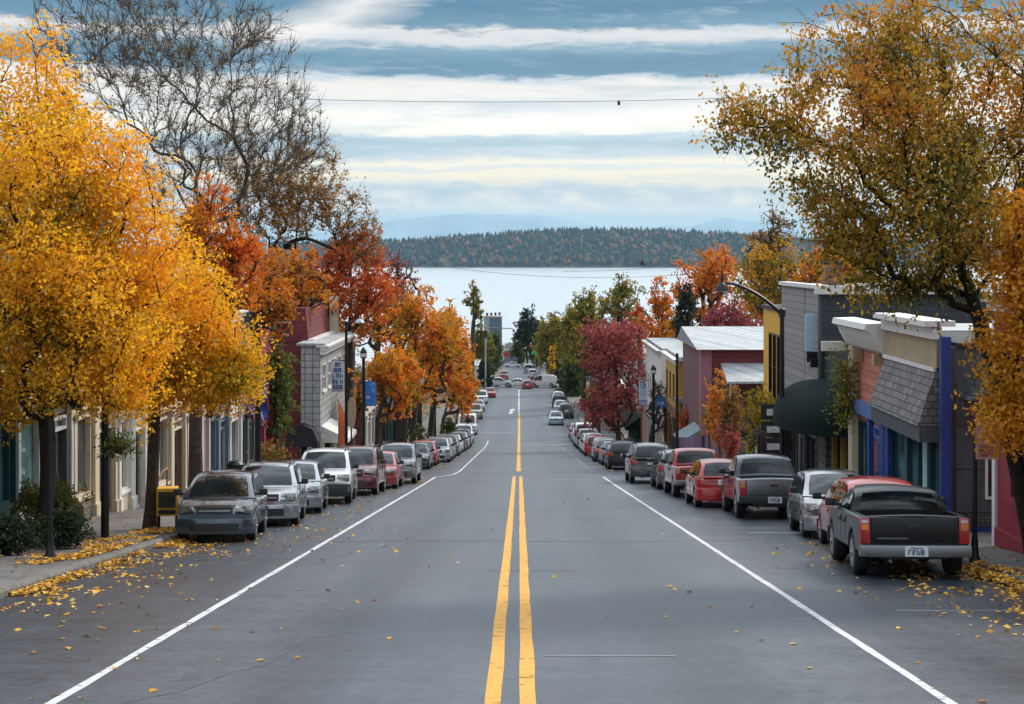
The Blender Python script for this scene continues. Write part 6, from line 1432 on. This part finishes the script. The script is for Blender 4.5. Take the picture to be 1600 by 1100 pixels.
    for i in range(n+1):
        for j in range(k+1):
            u = i/n; v = j/k; V.append((1.45-u*.85+.09*math.sin(v*9+u*5)*u, .16*math.sin(v*13+u*3)*(.35+v*.6)+.04*math.sin(u*17), .52-u*.36-1.75*v*(.75+.25*math.cos(u*2.5))))
    Fq = []
    for i in range(n):
        for j in range(k):
            Fq.append((i*(k+1)+j, i*(k+1)+j+1, (i+1)*(k+1)+j+1, (i+1)*(k+1)+j)); d = abs(i-n*.5)-abs(j-k*.5)*n/k
            mi.append(2 if abs(d) < 1.1 or i in (10, 11) else 1 if abs(d) < 2.3 or i in (9, 12) else 0 if j < 13 else 2)
    me = np_mesh('cloth', V, Fq, mats, True, None, mi); o = link('cloth', me, None, f); m = o.modifiers.new('t', 'SOLIDIFY'); m.thickness = .006
    f2 = empty('pennant', (-11.5, 57, Z(600, 57)), label='small blue pennant above the drooping flag', cat='flag'); MB().tube([(0, 0, 0), (1.2, 0, .5)], .02, 6).obj('staff', white_paint, f2)
    q = MB(); q.add([(1.2, 0, .5), (.45, .05, .18), (.75, -.06, -.55), (1.1, .05, -.35)], [(0, 1, 2, 3)]); o = link('cloth', q.mesh('cloth', mats[0]), None, f2); m = o.modifiers.new('t', 'SOLIDIFY'); m.thickness = .01
    wl = empty('wall_lantern', (-11.4, 56, Z(640, 56)), label='black wall lantern on the pale left shopfronts', cat='lantern'); MB().lathe([(.05, -.3), (.16, -.2), (.2, .12), (.1, .3), (.02, .4)], 10).obj('lantern', black_metal, wl); MB().tube([(0, 0, .38), (-.3, 0, .38)], .03).obj('bracket', black_metal, wl)
    # yellow news box and bin
    n = empty('newspaper_box', (X(262, 36.2), 36.2, R(36.2)+SW), (0, 0, .15), 'yellow newspaper box on thin legs beside the first car', 'newspaper box')
    MB().box(-.24, .24, -.2, .2, .35, 1.0).obj('case', yellowp, n, bevel=.02); MB().box(-.2, .2, -.222, -.203, .55, .92).obj('window', GL, n); MB().box(-.2, .2, -.222, -.203, .4, .5).obj('coin_panel', dark_trim, n)
    for sx in (-.2, .2):
        for sy in (-.16, .16): MB().tube([(sx, sy, 0), (sx, sy, .36)], .02, 6).obj('leg', black_metal, n)
    bn = empty('litter_bin', (X(368, 58), 58, R(58)+SW), label='dark litter bin on the left pavement before the crimson shop', cat='bin'); MB().lathe([(.24, 0), (.3, .1), (.32, .9), (.3, .95)], 16).obj('bin', dark_trim, bn); MB().lathe([(.34, .952), (.34, 1.0), (.2, 1.12)], 16).obj('lid', black_metal, bn)
    fp = empty('flower_planter', (X(424, 62), 62, R(62)+SW), label='planter of orange flowers behind the lamp post on the left', cat='planter'); MB().lathe([(.3, 0), (.42, .7), (.46, .75)], 14).obj('pot', stone, fp)
    rs = np.random.RandomState(9); link('flowers', leaf_mesh('flowers', rs.normal(size=(900, 3))*np.array([.36, .3, .26])+np.array([0, 0, 1.25]), .11, leafmat('planter_leaf', [(0, (.03, .07, .015)), (.55, (.12, .16, .02)), (.7, (.6, .2, .02)), (1, (.7, .25, .05))]), np.clip(rs.normal(.5, .25, 900), 0, 1), rs), None, fp)
    # right kerb
    s = empty('sign_post', (X(1523, 27.6), 27.6, R(27.6)+SW), label='black sign post with pink and white plate before the crimson shop', cat='sign post')
    hh = Z(650, 27.6)-(R(27.6)+SW); post_top(s, hh, .045); z0 = Z(717, 27.6)-(R(27.6)+SW)
    pk = MB().box(.0, X(1559, 27.6)-X(1523, 27.6), -.065, -.05, z0, hh-.1).obj('plate', pm('pink_sign', (.62, .34, .32), .5), s)
    q = MB(); glyph_rows(q, -.066, .04, .35, z0+.05, z0+.26, [.9, .9, .8], 8); q.obj('lettering', pm('sign_red_ink', (.35, .05, .05), .5), pk)
    lamp_post(1222, 48.5, 486, 'tall black street lamp with long curved arm over the road, right', style='arm', r=.085, base=True)
    t, h = lamp_post(1021, 98, 585, 'black lamp post with two blue banners on the right', style='cap', r=.1, base=False)
    banner(t, 98, 0, 998.5, 1011, 594, 634, ban_white, X(1021, 98), [(ink_blue, [.9, 1, .7], .1, .9, .66, .96, 11), (sky_ink, [1, .8], .1, .9, .36, .6, 12), (ban_blue, [1, 1], 0.02, .98, .02, .24, 13)], 'tall blue and white banner on the right lamp post')
    banner(t, 98.3, 0, 1025, 1040, 620, 636, ban_blue, X(1021, 98.3), [(ban_white, [.9], .1, .9, .2, .5, 14)], 'short blue banner on the building side of the right lamp post')
    lamp_post(1058, 84.0, 552, 'slender dark pole at the right crossing corner', style='none', r=.09, base=False)
    bk = empty('flower_lamp', (8.25, 53.8, R(53.8)+SW), label='short black post with flower basket behind the dark pickup', cat='planter post'); hh = Z(682, 53.8)-R(53.8)-SW; post_top(bk, hh, .05)
    rs = np.random.RandomState(12); link('flowers', leaf_mesh('flowers', rs.normal(size=(500, 3))*.15+np.array([0, 0, hh]), .08, leafmat('post_flower', [(0, (.02, .04, .02)), (.5, (.06, .08, .05)), (.75, (.25, .12, .35)), (1, (.6, .2, .08))]), np.clip(rs.normal(.5, .3, 500), 0, 1), rs), None, bk)
    v = empty('hanging_basket', (9.35, 44.5, Z(640, 44.5)), label='trailing yellow green hanging plant on the salmon shop corner', cat='hanging basket'); MB().lathe([(.05, -.2), (.22, 0), (.24, .1)], 12).obj('basket', bark, v); MB().tube([(0, 0, .1), (0, 0, 1.0), (.4, 0, 1.0)], .015, 6).obj('bracket', black_metal, v)
    rs = np.random.RandomState(14); c = rs.normal(size=(1500, 3))*np.array([.2, .2, .35]); c[:700, 2] += .75; c[700:, 2] -= .1
    link('foliage', leaf_mesh('foliage', c+np.array([0, 0, .3]), .1, leafmat('trailing_leaf', [(0, (.03, .06, .015)), (.5, (.2, .2, .02)), (1, (.6, .4, .03))]), np.clip(rs.normal(.5, .25, 1500), 0, 1), rs), None, v)
    for k, (y, col) in enumerate(((88, 'black'), (117, 'green'))):
        bn = empty('litter_bin', (7.9, y, R(y)+SW), label='%s litter bin on the right pavement' % col, cat='bin'); MB().lathe([(.26, 0), (.3, .1), (.3, .95)], 14).obj('bin', dark_trim if k == 0 else pm('bin_green', (.03, .2, .05), .5), bn); MB().lathe([(.32, .952), (.3, 1.02), (.1, 1.1)], 14).obj('lid', black_metal, bn)
    # far street end
    p = empty('utility_pole', (X(843, 330), 330, R(330)+SW), label='reddish white pole standing at the far right kerb', cat='pole'); MB().lathe([(.22, 0), (.15, Z(535, 330)-R(330))], 10).obj('pole', pm('weathered_pole', (.5, .36, .34), .8), p)
    p = empty('utility_pole', (X(759, 262), 261, R(261)+SW), label='pale pole carrying the signal arm on the left', cat='pole'); MB().lathe([(.16, 0), (.11, Z(505, 261)-R(261))], 10).obj('pole', pm('pale_pole', (.42, .40, .38), .7), p)
    zz = Z(513, 261)-R(261)-SW; MB().tube([(-1.5, 0, zz+.15), (4.6, 0, zz-.05)], [.10, .07], 8).obj('signal_arm', pm('pale_arm', (.22, .2, .18), .7), p); sh = MB().box(-.3, .3, -.25, .0, zz-1.5, zz-.4).obj('signal_head', dark_trim, p)
    s = empty('stop_sign', (X(791, 372), 372, R(372)+SW), label='red sign board on a post at the end of the street', cat='sign'); q = MB(); pts = [(math.cos(math.pi/8+k*math.pi/4)*.72, math.sin(math.pi/8+k*math.pi/4)*.72+Z(554, 372)-R(372)-SW) for k in range(8)]; q.prism(pts, 'y', -.03, .03); q.obj('plate', pm('sign_red', (.50, .02, .03), .5), s); MB().tube([(0, .08, 0), (0, .08, Z(554, 372)-R(372))], .06, 6).obj('post', stucco, s)
    g = empty('parasol', (X(836, 352), 352, R(352)+SW), label='green parasol beside the white pole far down the street', cat='parasol'); hz = Z(543, 352)-R(352)-SW; MB().lathe([(1.0, hz-1.5), (.7, hz-.9), (.05, hz)], 8).obj('canopy', pm('green_canvas', (.02, .20, .07), .7), g); MB().tube([(0, 0, 0), (0, 0, hz-.2)], .04, 6).obj('pole', stucco, g)
    # overhead wires between the trees, each carried by two poles hidden in the crowns
    wire = pm('cable_brown', (.10, .06, .045), .8)
    def cable(label, A, B, sag, r):
        A, B = Vector(A), Vector(B); c = empty('overhead_wire', A, label=label, cat='wire'); pts = []
        for i in range(25):
            t = i/24; p = A.lerp(B, t)-A; p.z -= sag*4*t*(1-t); pts.append(p)
        MB().tube(pts, r, 5).obj('cable', wire, c); return c
    Y = 45
    c = cable('thin brown overhead wire across the bright cloud band', (X(330, Y), Y, Z(150, Y)), (X(1330, Y), Y, Z(145, Y)), .22, .007); MB().lathe([(.02, 0), (.045, -.05), (.03, -.14)], 8, (X(967, Y)-X(330, Y), 0, Z(157, Y)-Z(150, Y))).obj('clamp', black_metal, c)
    Y = 110
    cable('dark wire sagging in front of the lake', (X(640, Y), Y, Z(408, Y)), (X(1110, Y), Y, Z(425, Y)), .75, .012); c = cable('upper dark wire in front of the far shore waterline', (X(880, Y+1), Y+1, Z(424, Y+1)), (X(1110, Y+1), Y+1, Z(408, Y+1)), .2, .010)
    sg = empty('cable_signal', (X(1004, Y+1), Y+1, Z(412, Y+1)), label='small dark lamp hung on the upper wire before the lake', cat='lamp'); MB().lathe([(.10, -.1), (.22, .0), (.16, .12), (.05, .3)], 10).obj('body', black_metal, sg)
furniture()
# ------------------------------------------------------------------ air
def haze():
    m = bpy.data.materials.new('haze_air'); m.use_nodes = True; nt = m.node_tree; nt.nodes.clear(); o = nt.nodes.new('ShaderNodeOutputMaterial'); v = nt.nodes.new('ShaderNodeVolumePrincipled')
    v.inputs['Color'].default_value = (.46, .75, .94, 1); v.inputs['Density'].default_value = HAZE; v.inputs['Anisotropy'].default_value = .0
    nt.links.new(v.outputs[0], o.inputs['Volume'])
    q = MB().box(-24000, 24000, -60, 24000, -110, 600); ob = q.obj('haze', m); ob['kind'] = 'stuff'; ob['label'] = 'pale blue air thickening over the lake'; ob['category'] = 'haze'
HAZE = 4.2e-5
haze()
